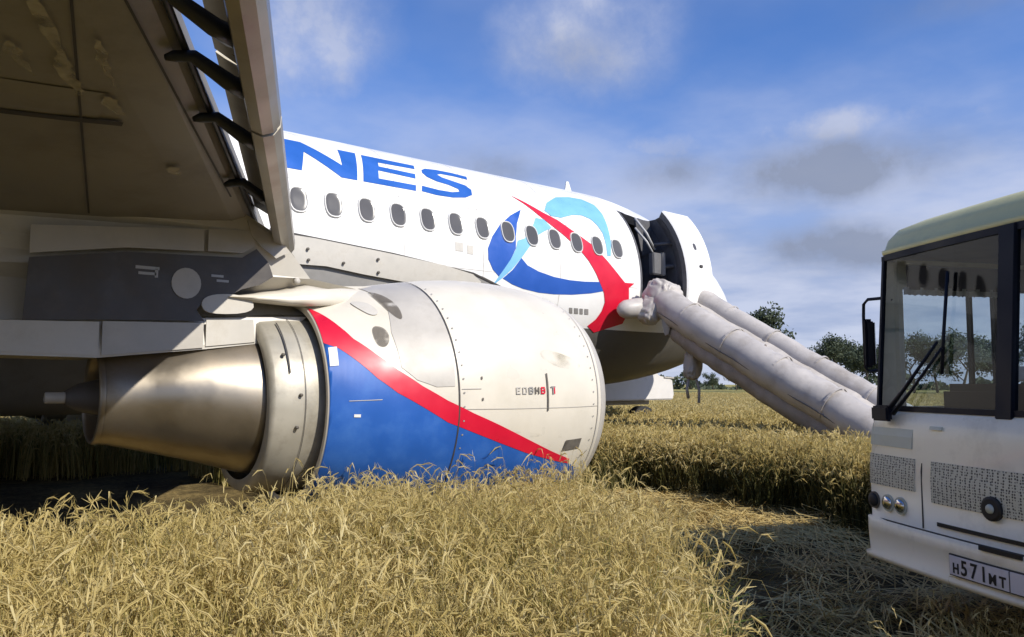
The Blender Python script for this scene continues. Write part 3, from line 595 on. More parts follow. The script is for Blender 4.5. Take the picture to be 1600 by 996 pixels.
def make_engine(s):
    eng = empty('engine', (4, EY if s > 0 else 2*CY-EY, EZ)); eng.parent = plane_root; eng.location = Vector((4, EY if s > 0 else 2*CY-EY, EZ))-plane_root.location
    eng['_o'] = (4, EY if s > 0 else 2*CY-EY, EZ)
    eng['label'] = 'right engine in blue and cream cowling' if s > 0 else 'left engine in deep shade beyond'
    def nac(X, th, off=0):
        r = float(np.interp(X, NX, NR)); dr = (np.interp(X+.06, NX, NR)-np.interp(X-.06, NX, NR))/.12; t = R(th)
        n = Vector((-dr, -math.cos(t), math.sin(t))).normalized(); return my(Vector((X, EY-r*math.cos(t), EZ+r*math.sin(t)))+n*off, s)
    def rev(name, prof, m, n=96, t0=0, t1=360, smooth=True, up=0):
        full = t1-t0 >= 360; ts = np.linspace(t0, t1, n+1)[:-1] if full else np.linspace(t0, t1, n+1)
        rings = [[my((X, EY-r*math.cos(R(t)), EZ+up*min(1, max(0, (2.3-X)/.5))+r*math.sin(R(t))), s) for t in ts] for X, r in prof]
        V, F = grid(rings, closed=full); return build(name, V, F, m, eng, smooth=smooth)
    xx = np.linspace(2.55, 5.27, 44)
    c = rev('cowling', [(2.56, .80), (2.55, .845)]+[(x, float(np.interp(x, NX, NR))) for x in xx], 'nacelle_paint')
    rev('inlet_lip', [(5.272, float(np.interp(5.27, NX, NR))-.001), (5.30, 1.04), (5.34, 1.02), (5.39, .99), (5.425, .96), (5.44, .93), (5.43, .895), (5.39, .87), (5.3, .845), (5.1, .83), (4.7, .84), (4.5, .86)], 'grey_panel')
    rev('fan_duct', [(2.56, .80), (3.0, .87), (3.6, .9), (4.4, .865)], 'black')
    hub = rev('spinner', [(5.0, .01), (4.95, .08), (4.8, .19), (4.55, .27), (4.4, .28)], 'dark_metal', 24)
    # fan blades
    bm = bmesh.new(); vs = []
    for r, x0, x1, w in ((.26, 4.42, 4.56, .03), (.55, 4.40, 4.58, .07), (.83, 4.42, 4.57, .10)):
        vs.append((bm.verts.new((x0, -w/2, r)), bm.verts.new((x1, w/2, r))))
    for i in range(2): bm.faces.new((vs[i][0], vs[i][1], vs[i+1][1], vs[i+1][0]))
    me = bpy.data.meshes.new('fan_blade'); bm.to_mesh(me); bm.free(); me.materials.append(M['dark_metal'])
    for k in range(24):
        o = bpy.data.objects.new('fan_blade', me); col.objects.link(o); o.parent = eng
        o.matrix_parent_inverse = Matrix.Translation(-Vector((4, 0, 0))); o.rotation_euler = (2*PI*k/24, 0, 0)
    rev('fan_backplate', [(4.38, .02), (4.38, .88)], 'black', 32)
    core = rev('core_fairing', [(3.2, .70), (2.75, .745), (2.35, .735), (2.20, .72), (2.17, .705), (2.165, .62)], 'beige_metal', t0=0)
    rev('exhaust_sleeve', [(2.30, .59), (2.15, .575), (1.8, .50), (1.45, .41), (1.2, .347), (1.11, .335), (1.10, .325), (1.11, .315), (1.3, .34), (1.8, .45)], 'exhaust_metal', up=.05)
    rev('exhaust_rim', [(1.125, .343), (1.095, .338), (1.085, .325), (1.11, .318)], 'exhaust_metal', up=.05)
    rev('exhaust_plug', [(1.8, .22), (1.3, .18), (1.0, .10), (.92, .05)], 'dark_metal', 24, up=.05)
    rev('vent_tube', [(1.1, .042), (.80, .040), (.795, .03), (.9, .03)], 'grey_panel', 16, up=.05)
    # seams on the core fairing
    def cd(X, th, off=0):
        r = .742+off; t = R(th); return my((X, EY-r*math.cos(t), EZ+r*math.sin(t)), s)
    for k, (a, b) in enumerate(((62, 22), (61, 58))):
        pass
    if True:
        V, F = grid([[cd(X, t, .006) for X in (2.30, 2.312)] for t in np.linspace(58, 18, 10)], closed=False); build('core_seam', V, F, 'seam', eng)
        V, F = grid([[cd(X, t, .006) for X in (2.42, 2.425)] for t in np.linspace(80, -70, 30)], closed=False); build('core_seam', V, F, 'seam', eng)
        for X, t in ((2.38, 5), (2.36, -14), (2.27, 30)): p = cd(X, t, .0); tube('latch', [p, my(Vector(my(p, s))+Vector((0, -.02, 0)), s)], .014, 'soot', eng, 6)
    # paintwork
    REDU = [(2.56, 62), (2.62, 54.2), (2.71, 42.1), (2.79, 32.6), (2.94, 22.8), (3.08, 15.2), (3.28, 7.2), (3.49, 0.8), (3.73, -4.8), (3.98, -9.8), (4.27, -15.8), (4.61, -22.8), (4.90, -28.5)]
    REDL = [(4.31, -22.6), (4.01, -17.6), (3.75, -13.1), (3.5, -8.6), (3.28, -1.9), (3.07, 4.6), (2.92, 11.5), (2.76, 22.0), (2.66, 28.5), (2.56, 32.5)]
    ov = 0
    decal('red_stripe', REDU+[(4.90, -31.0)]+REDL, nac, 'red_paint', eng, .006, 1.1, .1)
    decal('blue_area', [(2.56, 34)]+[(a, b+.6) for a, b in REDL[::-1]]+[(4.90, -30.4), (5.08, -36), (5.16, -50), (5.2, -75), (5.2, -130), (2.56, -130)], nac, 'blue_paint', eng, .0035, 1.1, .09)
    if s > 0:
        decal('cowl_grey_area', [(3.58, 80), (3.585, 48.2), (3.585, 35.0), (3.58, 23.0), (3.56, 6.8), (3.40, 6.7), (3.24, 10.0), (3.12, 16), (3.10, 34.1), (3.16, 50), (3.1, 80)], nac, 'grey_panel', eng, .0045, 1.1, .09)  # greyer area on the rear of the cowl
        decal('cowl_blotch', smoothp([(3.10, 69.0), (3.19, 63), (3.26, 51.0), (3.24, 40), (3.17, 43.7), (3.12, 54.2)], 2), nac, 'dark_film', eng, .009, 1.1, .09)  # dark and pale blotches on the rear of the cowl
        decal('cowl_blotch', smoothp([(2.95, 39), (3.05, 37.6), (3.08, 31.7), (3.03, 26.0), (2.95, 28.0)], 2), nac, 'dark_film', eng, .009, 1.1, .09)
        decal('cowl_blotch', smoothp([(2.88, 60), (3.02, 57), (3.08, 47), (3.0, 45), (2.92, 52)], 2), nac, 'pale_metal', eng, .008, 1.1, .09)
        for X in (3.59, 5.20): decal('cowl_seam', [(X, -80), (X+.012, -80), (X+.012, 85), (X, 85)], nac, 'seam' if X < 4 else 'grey_panel', eng, .0075, 1.1, .12)
        decal('cowl_seam', [(2.7, 1.0), (2.95, 1.4), (2.95, 1.7), (2.7, 1.3)], nac, 'pale_metal', eng, .008, 1.1)
        decal('cowl_seam', [(2.74, -6.6), (2.79, -6.6), (2.79, -5.2), (2.74, -5.2)], nac, 'white_paint', eng, .008, 1.1)
        decal('cowl_seam', [(3.62, 5.5), (3.8, 5.5), (3.8, 5.8), (3.62, 5.8)], nac, 'pale_metal', eng, .008, 1.1)
        for t in (9.5, .5): decal('latch', [(3.80, t), (3.815, t), (3.815, t+1.2), (3.80, t+1.2)], nac, 'soot', eng, .008, 1.1)
        decal('white_mark', [(2.585, 29.3), (2.65, 29.3), (2.64, 19), (2.575, 19)], nac, 'white_paint', eng, .009, 1.1)
        decal('dark_placard', [(4.77, -18.2), (4.99, -18.2), (4.98, -23.2), (4.75, -23.2)], nac, 'soot', eng, .009, 1.1)
        decal('warning_line', [(4.485, 12), (4.502, 12), (4.502, -4.3), (4.485, -4.3)], nac, 'soot', eng, .010, 1.1)
        for X in (3.64, 5.13):
            for t in range(-56, 70, 6): decal('fastener', [(X-.007, t-.35), (X+.007, t-.35), (X+.007, t+.35), (X-.007, t+.35)], nac, 'fairing_grey', eng, .0078, 1.1)
        decal('cowl_seam', [(3.6, -3.2), (5.2, -3.2), (5.2, -2.9), (3.6, -2.9)], nac, 'grey_panel', eng, .0045, 1.1, .2)
        decal('oil_streak', smoothp([(4.0, -12), (4.35, -13.5), (4.5, -15), (4.3, -16), (4.05, -14)], 2), nac, 'streak_film', eng, .0050, 1.1, .1)
        decal('oil_streak', smoothp([(4.5, 24), (4.9, 20), (5.0, 15), (4.7, 14), (4.45, 19)], 2), nac, 'streak_film', eng, .0050, 1.1, .1)
        # stencilled letters either side of the line: small strokes
        def glyph(x, t, w, h, strokes, m):
            for a0, b0, a1, b1 in strokes:
                decal('stencil_stroke', [(x+w*a0, t+h*b0), (x+w*a1, t+h*b0), (x+w*a1, t+h*b1), (x+w*a0, t+h*b1)], nac, m, eng, .0095, 1.1)
        E_ = [(0, 0, .25, 1), (.25, .8, 1, 1), (.25, .42, .85, .6), (.25, 0, 1, .18)]; H_ = [(0, 0, .28, 1), (.72, 0, 1, 1), (.28, .4, .72, .62)]
        D_ = [(0, 0, .25, 1), (.25, .82, .9, 1), (.25, 0, .9, .18), (.75, .18, 1, .82)]; T_ = [(.38, 0, .62, .82), (0, .82, 1, 1)]; B_ = D_+[(.25, .42, .75, .58)]
        for k, (g, m_) in enumerate(((E_, 'grey_panel'), (D_, 'grey_panel'), (B_, 'fairing_grey'), (H_, 'soot'), (B_, 'red_paint'))):
            glyph(4.14+.068*k, 3.0, .050, 3.0, g, m_)
        glyph(4.53, 2.9, .055, 3.4, T_, 'fairing_grey'); glyph(4.55, 3.0, .05, 3.0, [(.3, 0, .6, 1)], 'red_paint')
        # tail fairing of the nacelle lying on the pylon
        st = [(1.93, 5.93, 2.262, .01), (2.15, 5.90, 2.25, .05), (2.4, 5.86, 2.235, .09), (2.6, 5.84, 2.235, .13), (2.85, 5.88, 2.25, .15), (3.1, 6.0, 2.30, .12), (3.4, 6.15, 2.36, .08)]
        rings = []
        for X, y, z, h in st:
            zt_ = min(z+h*1.7, 1.45+float(np.interp(X, NX, NR))-.005 if X > 2.6 else 9); rings.append([(X, y, z), (X, y-.015, z+h*.35), (X, y+.05, z+h), (X, y+.16, (z+h+zt_)/2), (X, 6.33, zt_), (X, 6.33, zt_-.03), (X, y+.1, z-.01)])
        V, F = grid(rings, cap0=True, cap1=True); build('aft_fairing', V, F, 'nacelle_paint', eng, smooth=True)
    return eng
make_engine(1); make_engine(-1)
# landing gear
def wheel(nm, c, r, w, parent):
    bm = bmesh.new(); c = Vector(c)
    add_tube(bm, [c+Vector((0, -w/2, 0)), c+Vector((0, -w*.42, 0)), c+Vector((0, w*.42, 0)), c+Vector((0, w/2, 0))], [r*.86, r, r, r*.86], 28); o = fin(nm, bm, 'tyre', parent, smooth=False)
    return o
for s in (1, -1):
    y = 8.4 if s > 0 else 2*CY-8.4
    g = tube('main_gear', [(-.9, y+.1*s, 2.8), (-.85, y, 1.7), (-.8, y, .35)], [.16, .15, .12], 'grey_panel', plane_root, 12)
    for q in (-.33, .33): wheel('wheel', (-.8, y+q, .35), .58, .38, g)
g = tube('nose_gear', [(11.75, CY, 1.9), (11.85, CY, .9), (11.87, CY, .25)], [.11, .1, .08], 'grey_panel', plane_root, 12)
for q in (-.2, .2): wheel('wheel', (11.87, CY+q, .22), .38, .22, g)
# tail
prism('tail_fin', [(-13.2, 5.2), (-18.0, 11.7), (-20.0, 11.7), (-19.4, 5.0)], lambda a, b, d: Vector((a, CY-.12+d, b)), .24, 'navy_paint', plane_root)
for s in (1, -1): prism('tailplane', [(-16.6, .6), (-19.2, 6.2), (-20.3, 6.2), (-19.3, .6)], lambda a, b, d: Vector((a, CY-s*b, 4.7+.1*b+d)), .16, 'white_paint', plane_root)

# ================================================================== evacuation slide
slide = empty('evacuation_slide', (11.7, 4.9, 0)); tag(slide, 'long inflated grey escape slide sloping from the open aircraft door to the ground', 'evacuation slide')
def railz(Y): return .97+.56*(Y-5.8)
def rail(nm, X, r, y0, y1, dz, m='slide_cloth', lab=None, n=18):
    pts, rad = [], []
    K = 46
    for i in range(K):
        Y = y0+(y1-y0)*i/(K-1); w = .007*math.sin(i*2.1)+.006*math.sin(i*5.3+X)
        sag = -.10*math.sin(PI*i/(K-1))
        pts.append((X+.02*math.sin(i*.5), Y, railz(Y)+dz+w+sag*.4)); e = min(i, K-1-i)
        rad.append(r*(.35 if e == 0 else .72 if e == 1 else .92 if e == 2 else 1+.018*math.sin(i*1.9+X)))
    o = tube(nm, pts, rad, m, slide, n)
    if lab: o['label'] = lab
    return o
near = rail('side_tube', 11.15, .305, 9.75, 4.35, .08, lab='near upper side tube of the slide')
rail('side_tube', 12.38, .22, 9.9, 4.35, .19, lab='far upper side tube of the slide')
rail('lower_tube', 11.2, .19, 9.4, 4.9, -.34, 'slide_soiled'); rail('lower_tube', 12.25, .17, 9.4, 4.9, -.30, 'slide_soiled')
def lane():
    rings = []
    for i in range(30):
        Y = 9.9-5.4*i/29; rings.append([(11.2+1.1*j/8, Y, railz(Y)+.06+.14*j/8-.06*math.sin(PI*j/8)+.012*math.sin(i*1.7+j)) for j in range(9)]+[(11.2+1.1*j/8, Y, railz(Y)-.10-.05*math.sin(PI*j/8)) for j in range(8, -1, -1)])
    V, F = grid(rings, cap0=True, cap1=True); build('sliding_surface', V, F, 'slide_cloth', slide, smooth=False)
lane()
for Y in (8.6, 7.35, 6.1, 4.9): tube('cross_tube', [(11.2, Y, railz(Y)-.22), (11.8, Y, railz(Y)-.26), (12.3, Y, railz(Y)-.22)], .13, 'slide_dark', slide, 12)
def lump(nm, c, s, m, seed, tilt=(0, 0, 0), amp=.16):
    rr = random.Random(seed); bm = bmesh.new(); bmesh.ops.create_icosphere(bm, subdivisions=5, radius=1)
    ph = [(Vector((rr.uniform(-1, 1), rr.uniform(-1, 1), rr.uniform(-1, 1))).normalized(), rr.uniform(3, 11), rr.uniform(0, 6)) for _ in range(7)]
    mt = Matrix.Rotation(tilt[0], 4, 'X') @ Matrix.Rotation(tilt[1], 4, 'Y') @ Matrix.Rotation(tilt[2], 4, 'Z')
    for v in bm.verts:
        d = sum(abs(math.sin(v.co.dot(a)*f+p)) for a, f, p in ph)/7-.6; q = v.co*(1+amp*d*2)
        q = Vector([math.copysign(abs(q[i])**.7, q[i])*s[i] for i in range(3)]); v.co = (mt @ q)+Vector(c)
    return fin(nm, bm, m, slide, smooth=True)
lump('head_cushion', (11.30, 9.62, 3.25), (.36, .30, .30), 'slide_cloth', 3, (.35, .25, 0), .20)
lump('head_cushion', (11.52, 9.72, 3.36), (.30, .22, .16), 'slide_cloth', 14, (.2, -.2, .3), .22)
lump('head_cushion', (11.0, 9.66, 3.0), (.20, .22, .30), 'slide_cloth', 8, (.3, .5, 0), .22)
tube('head_tube', [(10.42, 10.0, 2.98), (10.46, 9.96, 2.98), (10.56, 9.92, 2.99), (10.8, 9.88, 3.02), (11.2, 9.85, 3.08), (12.3, 9.88, 3.16), (12.45, 9.9, 3.17)], [.04, .12, .175, .19, .19, .19, .08], 'slide_cloth', slide, 20)
# welded seams and cords round and along the tubes
def seam_ring(X, r, Y, dz):
    c = Vector((X, Y, railz(Y)+dz)); t = Vector((0, 1, .56)).normalized(); u = Vector((1, 0, 0)); w = t.cross(u); rings = []
    for k in range(25):
        a = 2*PI*k/24; e = u*math.cos(a)+w*math.sin(a); rings.append([c+e*(r*.99)-t*.02, c+e*(r+.008)-t*.018, c+e*(r+.008)+t*.018, c+e*(r*.99)+t*.02])
    V, F = grid(rings, closed=False); build('seam_band', V, F, 'slide_cloth', slide)
for Y in (8.9, 8.0, 7.1, 6.2, 5.3): seam_ring(11.15, .305, Y, .075); seam_ring(12.38, .22, Y, .175)
for a0 in (-.45,):
    tube('cord', [(11.15-.312*math.cos(a0), 9.4-4.6*i/20, railz(9.4-4.6*i/20)+.06+.312*math.sin(a0)+.008*math.sin(i*2)) for i in range(21)], .009, 'slide_dark', slide, 6)
def flap(nm, pts, w, m, seed):
    rr = random.Random(seed); rings = []
    for i, p in enumerate(pts):
        wd = w[i]; rings.append([(p[0]+wd*(j/6-.5), p[1]+.05*math.sin(j*1.5+i), p[2]+.02*rr.uniform(-1, 1)) for j in range(7)])
    V, F = grid(rings, closed=False); V2 = [(a, b+.03, c) for a, b, c in V]; n = len(V)
    build(nm, V+V2, F+[tuple(i+n for i in f) for f in F], m, slide, smooth=True)
flap('loose_flap', [(11.1, 9.38, 3.12), (11.1, 9.28, 2.9), (11.08, 9.28, 2.68), (11.06, 9.32, 2.5)], [.44, .38, .26, .1], 'slide_cloth', 1)
flap('loose_flap', [(11.38, 9.15, 3.0), (11.4, 9.06, 2.82), (11.38, 9.08, 2.6)], [.2, .18, .06], 'slide_cloth', 2)
tube('grab_handle', [(11.1, 7.4, railz(7.4)+.26), (11.18, 7.36, railz(7.4)+.36), (11.26, 7.4, railz(7.4)+.27)], .028, 'slide_dark', slide, 8)
for Y in (8.1, 6.4, 5.6): box('strap_patch', (10.93, Y, railz(Y)+.0), (.02, .22, .05), 'slide_dark', slide, ax=(Vector((1, 0, 0)), Vector((0, .87, .49)), Vector((0, -.49, .87))), bevel=.004)
# packing bag hanging under the slide on its straps
lump('packing_bag', (11.42, 9.05, 1.95), (.17, .14, .27), 'slide_cloth', 21, (0, .2, 0), .22)
tube('strap', [(11.4, 9.05, 2.4), (11.42, 9.05, 2.1)], .03, 'slide_dark', slide, 6)
tube('strap', [(11.42, 9.0, 1.75), (11.5, 8.98, 1.5), (11.46, 8.96, 1.25)], .028, 'slide_cloth', slide, 6)
tube('strap', [(11.36, 9.1, 1.72), (11.30, 9.1, 1.5), (11.36, 9.12, 1.34)], .03, 'slide_cloth', slide, 6)

# ================================================================== bus
P0 = Vector((5.36, 2.76, 0)); BS = Vector((-.424, -.906, 0)); BD = Vector((.906, -.424, 0)); BZ = Vector((0, 0, 1)); BAX = (BS, BD, BZ)
bus = empty('bus', P0+BS*1.2+BD*3.4); tag(bus, 'small cream white bus facing the camera with wide dark windscreen and number plate', 'bus')
BW, BL = 2.4, 7.0
def B(s, d, z): return P0+BS*s+BD*d+BZ*z
def bring(z, ins, dfront, rad=.10, dback=0):
    """rounded rectangle outline of the bus at height z"""
    s0, s1, d0, d1 = ins, BW-ins, dfront, BL-dback; out = []
    for cs, cd_, a0 in ((s0+rad, d0+rad, 180), (s1-rad, d0+rad, 270), (s1-rad, d1-rad, 0), (s0+rad, d1-rad, 90)):
        for k in range(7):
            a = R(a0+90*k/6); out.append((cs+rad*math.cos(a), cd_+rad*math.sin(a)))
        if a0 == 180: out += [(s0+rad+(s1-s0-2*rad)*q/12, d0) for q in range(1, 12)]
    # slightly bowed front
    return [B(s, d-(.07*math.sin(PI*s/BW)*min(1, (dfront+rad-d)/rad) if d < dfront+rad else 0), z) for s, d in out]
prof = [(.41, .02, .04), (.415, -.03, -.03), (.445, -.035, -.035), (.455, -.015, -.012), (.60, -.02, -.02), (.685, -.02, -.02), (.69, .0, .0), (1.0, .0, .0), (1.25, .005, .02), (1.40, .012, .045), (1.425, .03, .075)]
V, F = grid([bring(z, i, d) for z, i, d in prof]); body = build('body', V, F, 'bus_paint', bus, smooth=True)
V = bring(.46, .05, .06); build('underfloor', V+[v+Vector((0, 0, .1)) for v in V], [tuple(range(39)), tuple(range(39, 78))], 'bus_dark', bus)
prof = [(2.50, .04, .17), (2.52, .02, .155), (2.545, .015, .15), (2.55, .03, .165), (2.62, .04, .19), (2.69, .075, .25), (2.745, .17, .38), (2.785, .40, .66), (2.80, .8, 1.2)]
V, F = grid([bring(z, i, d) for z, i, d in prof], cap1=True); build('roof', V, F, 'bus_roof', bus, smooth=True)
V, F = grid([bring(2.49, .06, .22), bring(2.485, .2, .4)], cap1=True); build('ceiling', V, F, 'bus_inner', bus)
V, F = grid([bring(2.515, .025, .155), bring(2.475, .03, .155), bring(2.475, .07, .20)]); build('gutter', V, F, 'bus_dark', bus)
def wall_pt(s, z, inset=0):   # point on front face
    k = (z-1.42)/(2.50-1.42); return B(s, .068+.095*k-.07*math.sin(PI*s/BW)+inset, z)
def front_pane(nm, s0, s1, m, off=0, z0=1.43, z1=2.485, n=8):
    rings = []
    for j in range(n+1):
        s = s0+(s1-s0)*j/n; rings.append([wall_pt(s, z, off) for z in np.linspace(z0, z1, 6)])
    V, F = grid(rings, closed=False); return build(nm, V, F, m, bus, smooth=True)
wl = front_pane('windscreen', .11, 1.15, 'bus_glass'); wr = front_pane('windscreen', 1.25, 2.29, 'bus_glass')
def bar(nm, a, b, w, t, m, parent=None):
    a, b = Vector(a), Vector(b); z = (b-a).normalized(); x = BS if abs(z.dot(BS)) < .7 else BD; y = z.cross(x).normalized(); x = y.cross(z)
    return box(nm, (a+b)/2, (w, t, (b-a).length), m, parent or bus, ax=(x, y, z), bevel=.004)
bar('pillar', wall_pt(1.2, 1.40), wall_pt(1.2, 2.51), .11, .05, 'bus_dark')
for s in (.10, 2.30): bar('windscreen_seal', wall_pt(s, 1.42), wall_pt(s, 2.50), .028, .03, 'bus_dark')
def hstrip(nm, s0, s1, z, h, dep, m, n=12, par=None):
    rings = []
    for j in range(n+1):
        s = s0+(s1-s0)*j/n; c = wall_pt(s, z, 0); rings.append([c+BD*(-dep)+BZ*(-h/2), c+BD*(-dep)+BZ*(h/2), c+BD*.02+BZ*(h/2), c+BD*.02+BZ*(-h/2)])
    V, F = grid(rings, cap0=True, cap1=True); return build(nm, V, F, m, par or bus)
hstrip('windscreen_seal', .08, 2.32, 1.435, .035, .012, 'bus_dark'); hstrip('windscreen_seal', .08, 2.32, 2.487, .035, .012, 'bus_dark')
# corner posts and side walls with windows
for s, sg in ((.0, 1), (2.4, -1)):
    def side(d, z, q=0):   # point on the side wall
        k = max(0, (z-1.42)/(2.44-1.42)); return B(s+sg*(.03+.012*k+q), d, z)
    def slab(nm, d0, d1, z0, z1, m, q=0, th=.04, par=None):
        V = [side(d, z, q) for d, z in ((d0, z0), (d1, z0), (d1, z1), (d0, z1))]+[side(d, z, q+th) for d, z in ((d0, z0), (d1, z0), (d1, z1), (d0, z1))]
        return build(nm, V, [(0, 1, 2, 3), (7, 6, 5, 4), (0, 1, 5, 4), (1, 2, 6, 5), (2, 3, 7, 6), (3, 0, 4, 7)], m, par or bus)
    # quarter glass that wraps the front corner
    V, F = grid([[wall_pt(.09 if s == 0 else 2.31, z, .01) for z in (1.43, 1.8, 2.1, 2.49)], [B(s+sg*(.035+.005*(z-1.43)), .12+.09*(z-1.43), z) for z in (1.43, 1.8, 2.1, 2.49)], [side(.27, z) for z in (1.43, 1.8, 2.1, 2.49)]], closed=False)
    build('corner_post', V, F, 'bus_paint', bus, smooth=True)
    slab('side_wall', .27, 6.9, 2.28, 2.51, 'bus_paint'); slab('side_wall', .27, 6.9, 1.36, 1.44, 'bus_paint')
    edges = [.27, .31, 1.10, 1.26, 2.3, 2.42, 3.5, 3.62, 4.7, 4.82, 5.9, 6.05, 6.86]
    for a, b in zip(edges[::2], edges[1::2]): slab('side_post', a, b, 1.44, 2.28, 'bus_dark' if a > .3 else 'bus_paint')
    for a, b in zip(edges[1::2], edges[2::2]): slab('side_window', a, b, 1.44, 2.28, 'side_glass', .018, .004)
    slab('side_post', .885, .905, 1.44, 2.28, 'bus_dark')
    # scalloped curtain valance inside the first windows
    rings = []
    for j in range(41):
        d = .30+1.0*j/40; rings.append([side(d, 2.29, .06+.008*math.sin(j*1.3)), side(d, 2.235+.005*math.sin(j*2.9), .06+.008*math.sin(j*1.3))])
    V, F = grid(rings, closed=False); cu_ = build('curtain', V, F, 'curtain', bus)
    for j in range(15): d = .34+.055*j+.01*math.sin(j*7); tube('tassel', [side(d, 2.268, .045), side(d+.008+.02*(j%3), 2.243+.004*math.sin(j*3), .045)], .010, 'bus_dark', cu_, 5)
    slab('inner_lining', .34, 6.8, 2.275, 2.45, 'bus_inner', .045, .02)
V = [B(.05, 6.86, 1.4), B(2.35, 6.86, 1.4), B(2.35, 6.86, 2.45), B(.05, 6.86, 2.45)]; build('rear_wall', V+[v+BD*.03 for v in V], [(0, 1, 2, 3), (7, 6, 5, 4)], 'bus_inner', bus)
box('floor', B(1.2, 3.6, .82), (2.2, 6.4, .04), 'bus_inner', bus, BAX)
dash = box('dashboard', B(1.30, .47, 1.40), (1.85, .34, .40), 'bus_brown', bus, BAX, bevel=.05); box('instrument_pod', B(1.75, .5, 1.63), (.5, .2, .12), 'bus_dark', bus, BAX, bevel=.03)
box('dash_box', B(.98, .46, 1.66), (.34, .2, .09), 'curtain', bus, BAX); box('dash_box', B(1.10, .40, 1.64), (.14, .12, .07), 'bus_red', bus, BAX)
bm = bmesh.new(); pts = []
c = B(1.78, .78, 1.52); ax1 = BS; ax2 = (BD*.5+BZ*.86).normalized()
add_tube(bm, [c+(ax1*math.cos(t)+ax2*math.sin(t))*.22 for t in np.linspace(0, 2*PI, 25)], .014, 8); fin('steering_wheel', bm, 'bus_dark', bus, smooth=True)
def seat(s, d, m='bus_seat'):
    e = box('seat', B(s, d, 1.15), (.46, .44, .12), m, bus, BAX, bevel=.04); box('backrest', B(s, d+.25, 1.45), (.46, .1, .62), m, e, BAX, bevel=.04); box('seat_base', B(s, d, .96), (.3, .3, .28), 'bus_dark', e, BAX)
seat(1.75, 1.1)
for d in (1.35, 2.15, 2.95, 3.75, 4.55, 5.35):
    for s in (.32, .80): seat(s, d)
    if d > 2:
        for s in (1.62, 2.08): seat(s, d)
box('partition', B(.80, 1.02, 1.62), (.75, .03, .62), 'bus_seat', bus, BAX, bevel=.01); box('partition_trim', B(.70, .98, 1.70), (.44, .02, .10), 'curtain', bus, BAX); box('partition_trim', B(.98, .98, 1.60), (.14, .02, .26), 'bus_red', bus, BAX)
tube('grab_pole', [B(.62, 1.25, .85), B(.62, 1.25, 2.42)], .016, 'bus_dark', bus, 8)
# wiper
wp = tube('wiper', [B(.26, -.02, 1.40), wall_pt(.42, 1.56, -.05), wall_pt(.72, 1.86, -.05)], [.02, .012, .009], 'bus_dark', bus, 6)
tube('wiper_arm', [B(.34, -.03, 1.40), wall_pt(.5, 1.56, -.05), wall_pt(.76, 1.82, -.05)], [.016, .010, .008], 'bus_dark', wp, 6)
tube('wiper_blade', [wall_pt(.745, 1.66, -.03), wall_pt(.75, 1.9, -.03), wall_pt(.77, 2.30, -.03)], .011, 'bus_dark', wp, 6)
box('wiper_base', B(.24, -.035, 1.40), (.16, .05, .10), 'bus_dark', wp, BAX, bevel=.012)
# front details (front face lies at d ~ -.07 sin)
def fz(s):
    e = min(s, BW-s); return -.07*math.sin(PI*s/BW)+(.1-math.sqrt(max(.01-(.1-e)**2, 0)) if e < .1 else 0)
def fpanel(nm, s0, s1, z0, z1, m, proud=.006, par=None, rad=.0, n=10, d0=0):
    rings = []
    for j in range(n+1):
        s = s0+(s1-s0)*j/n; f = fz(s)+d0
        def lean(z): return .02*max(0, (z-1.0)/.25)+(.03*max(0, (z-1.25)/.15) if z > 1.25 else 0)
        rings.append([B(s, f-proud+lean(z0), z0), B(s, f-proud+lean((z0+z1)/2), (z0+z1)/2), B(s, f-proud+lean(z1), z1), B(s, f+.03+lean(z1), z1), B(s, f+.03+lean(z0), z0)])
    V, F = grid(rings, cap0=True, cap1=True); return build(nm, V, F, m, par or bus)
fpanel('lamp_cover', .06, .50, 1.18, 1.325, 'bus_panel'); fpanel('grille', .05, .53, .915, 1.12, 'mesh_grille'); fpanel('grille', .68, 1.72, .87, 1.12, 'mesh_grille')
fpanel('grille', 1.87, 2.35, .915, 1.12, 'mesh_grille'); fpanel('lamp_cover', 1.90, 2.34, 1.18, 1.325, 'bus_panel')
for s in (.592, 1.808): fpanel('panel_seam', s-.005, s+.005, .70, 1.40, 'seam', .004, n=1)
fpanel('panel_seam', .60, 1.80, 1.345, 1.352, 'seam', .004); fpanel('panel_seam', .02, 2.38, .684, .692, 'seam', .016)
fpanel('hinge', .66, .76, 1.315, 1.335, 'bus_panel', .02, n=2)
fpanel('air_slot', .72, 1.68, .735, .758, 'black', .007); fpanel('air_slot', 1.06, 1.34, .665, .690, 'black', .03)
for s in (.11, .26, .39, 2.29, 2.14, 2.01):
    c = B(s, fz(s), .805); nrm = -BD
    lm = tube('lamp', [c+BD*.02, c+nrm*.012], [.058, .056], 'bus_panel' if s not in (.11, 2.29) else 'soot', bus, 20, smooth=False)
    tube('lamp_glass', [c+nrm*.010, c+nrm*.022, c+nrm*.028], [.046, .040, .02], 'chrome' if s not in (.11, 2.29) else 'black', lm, 20)
c = B(1.15, fz(1.15), .905); em = tube('emblem', [c+BD*.01, c-BD*.02, c-BD*.026], [.068, .068, .055], 'black', bus, 24, smooth=False); tube('emblem_centre', [c-BD*.02, c-BD*.034], [.03, .024], 'bus_panel', em, 16)
pl_ = fpanel('number_plate', .835, 1.365, .475, .600, 'seam', .030, n=4); fpanel('plate_face', .843, 1.357, .483, .592, 'plate_white', .036, pl_, n=4)
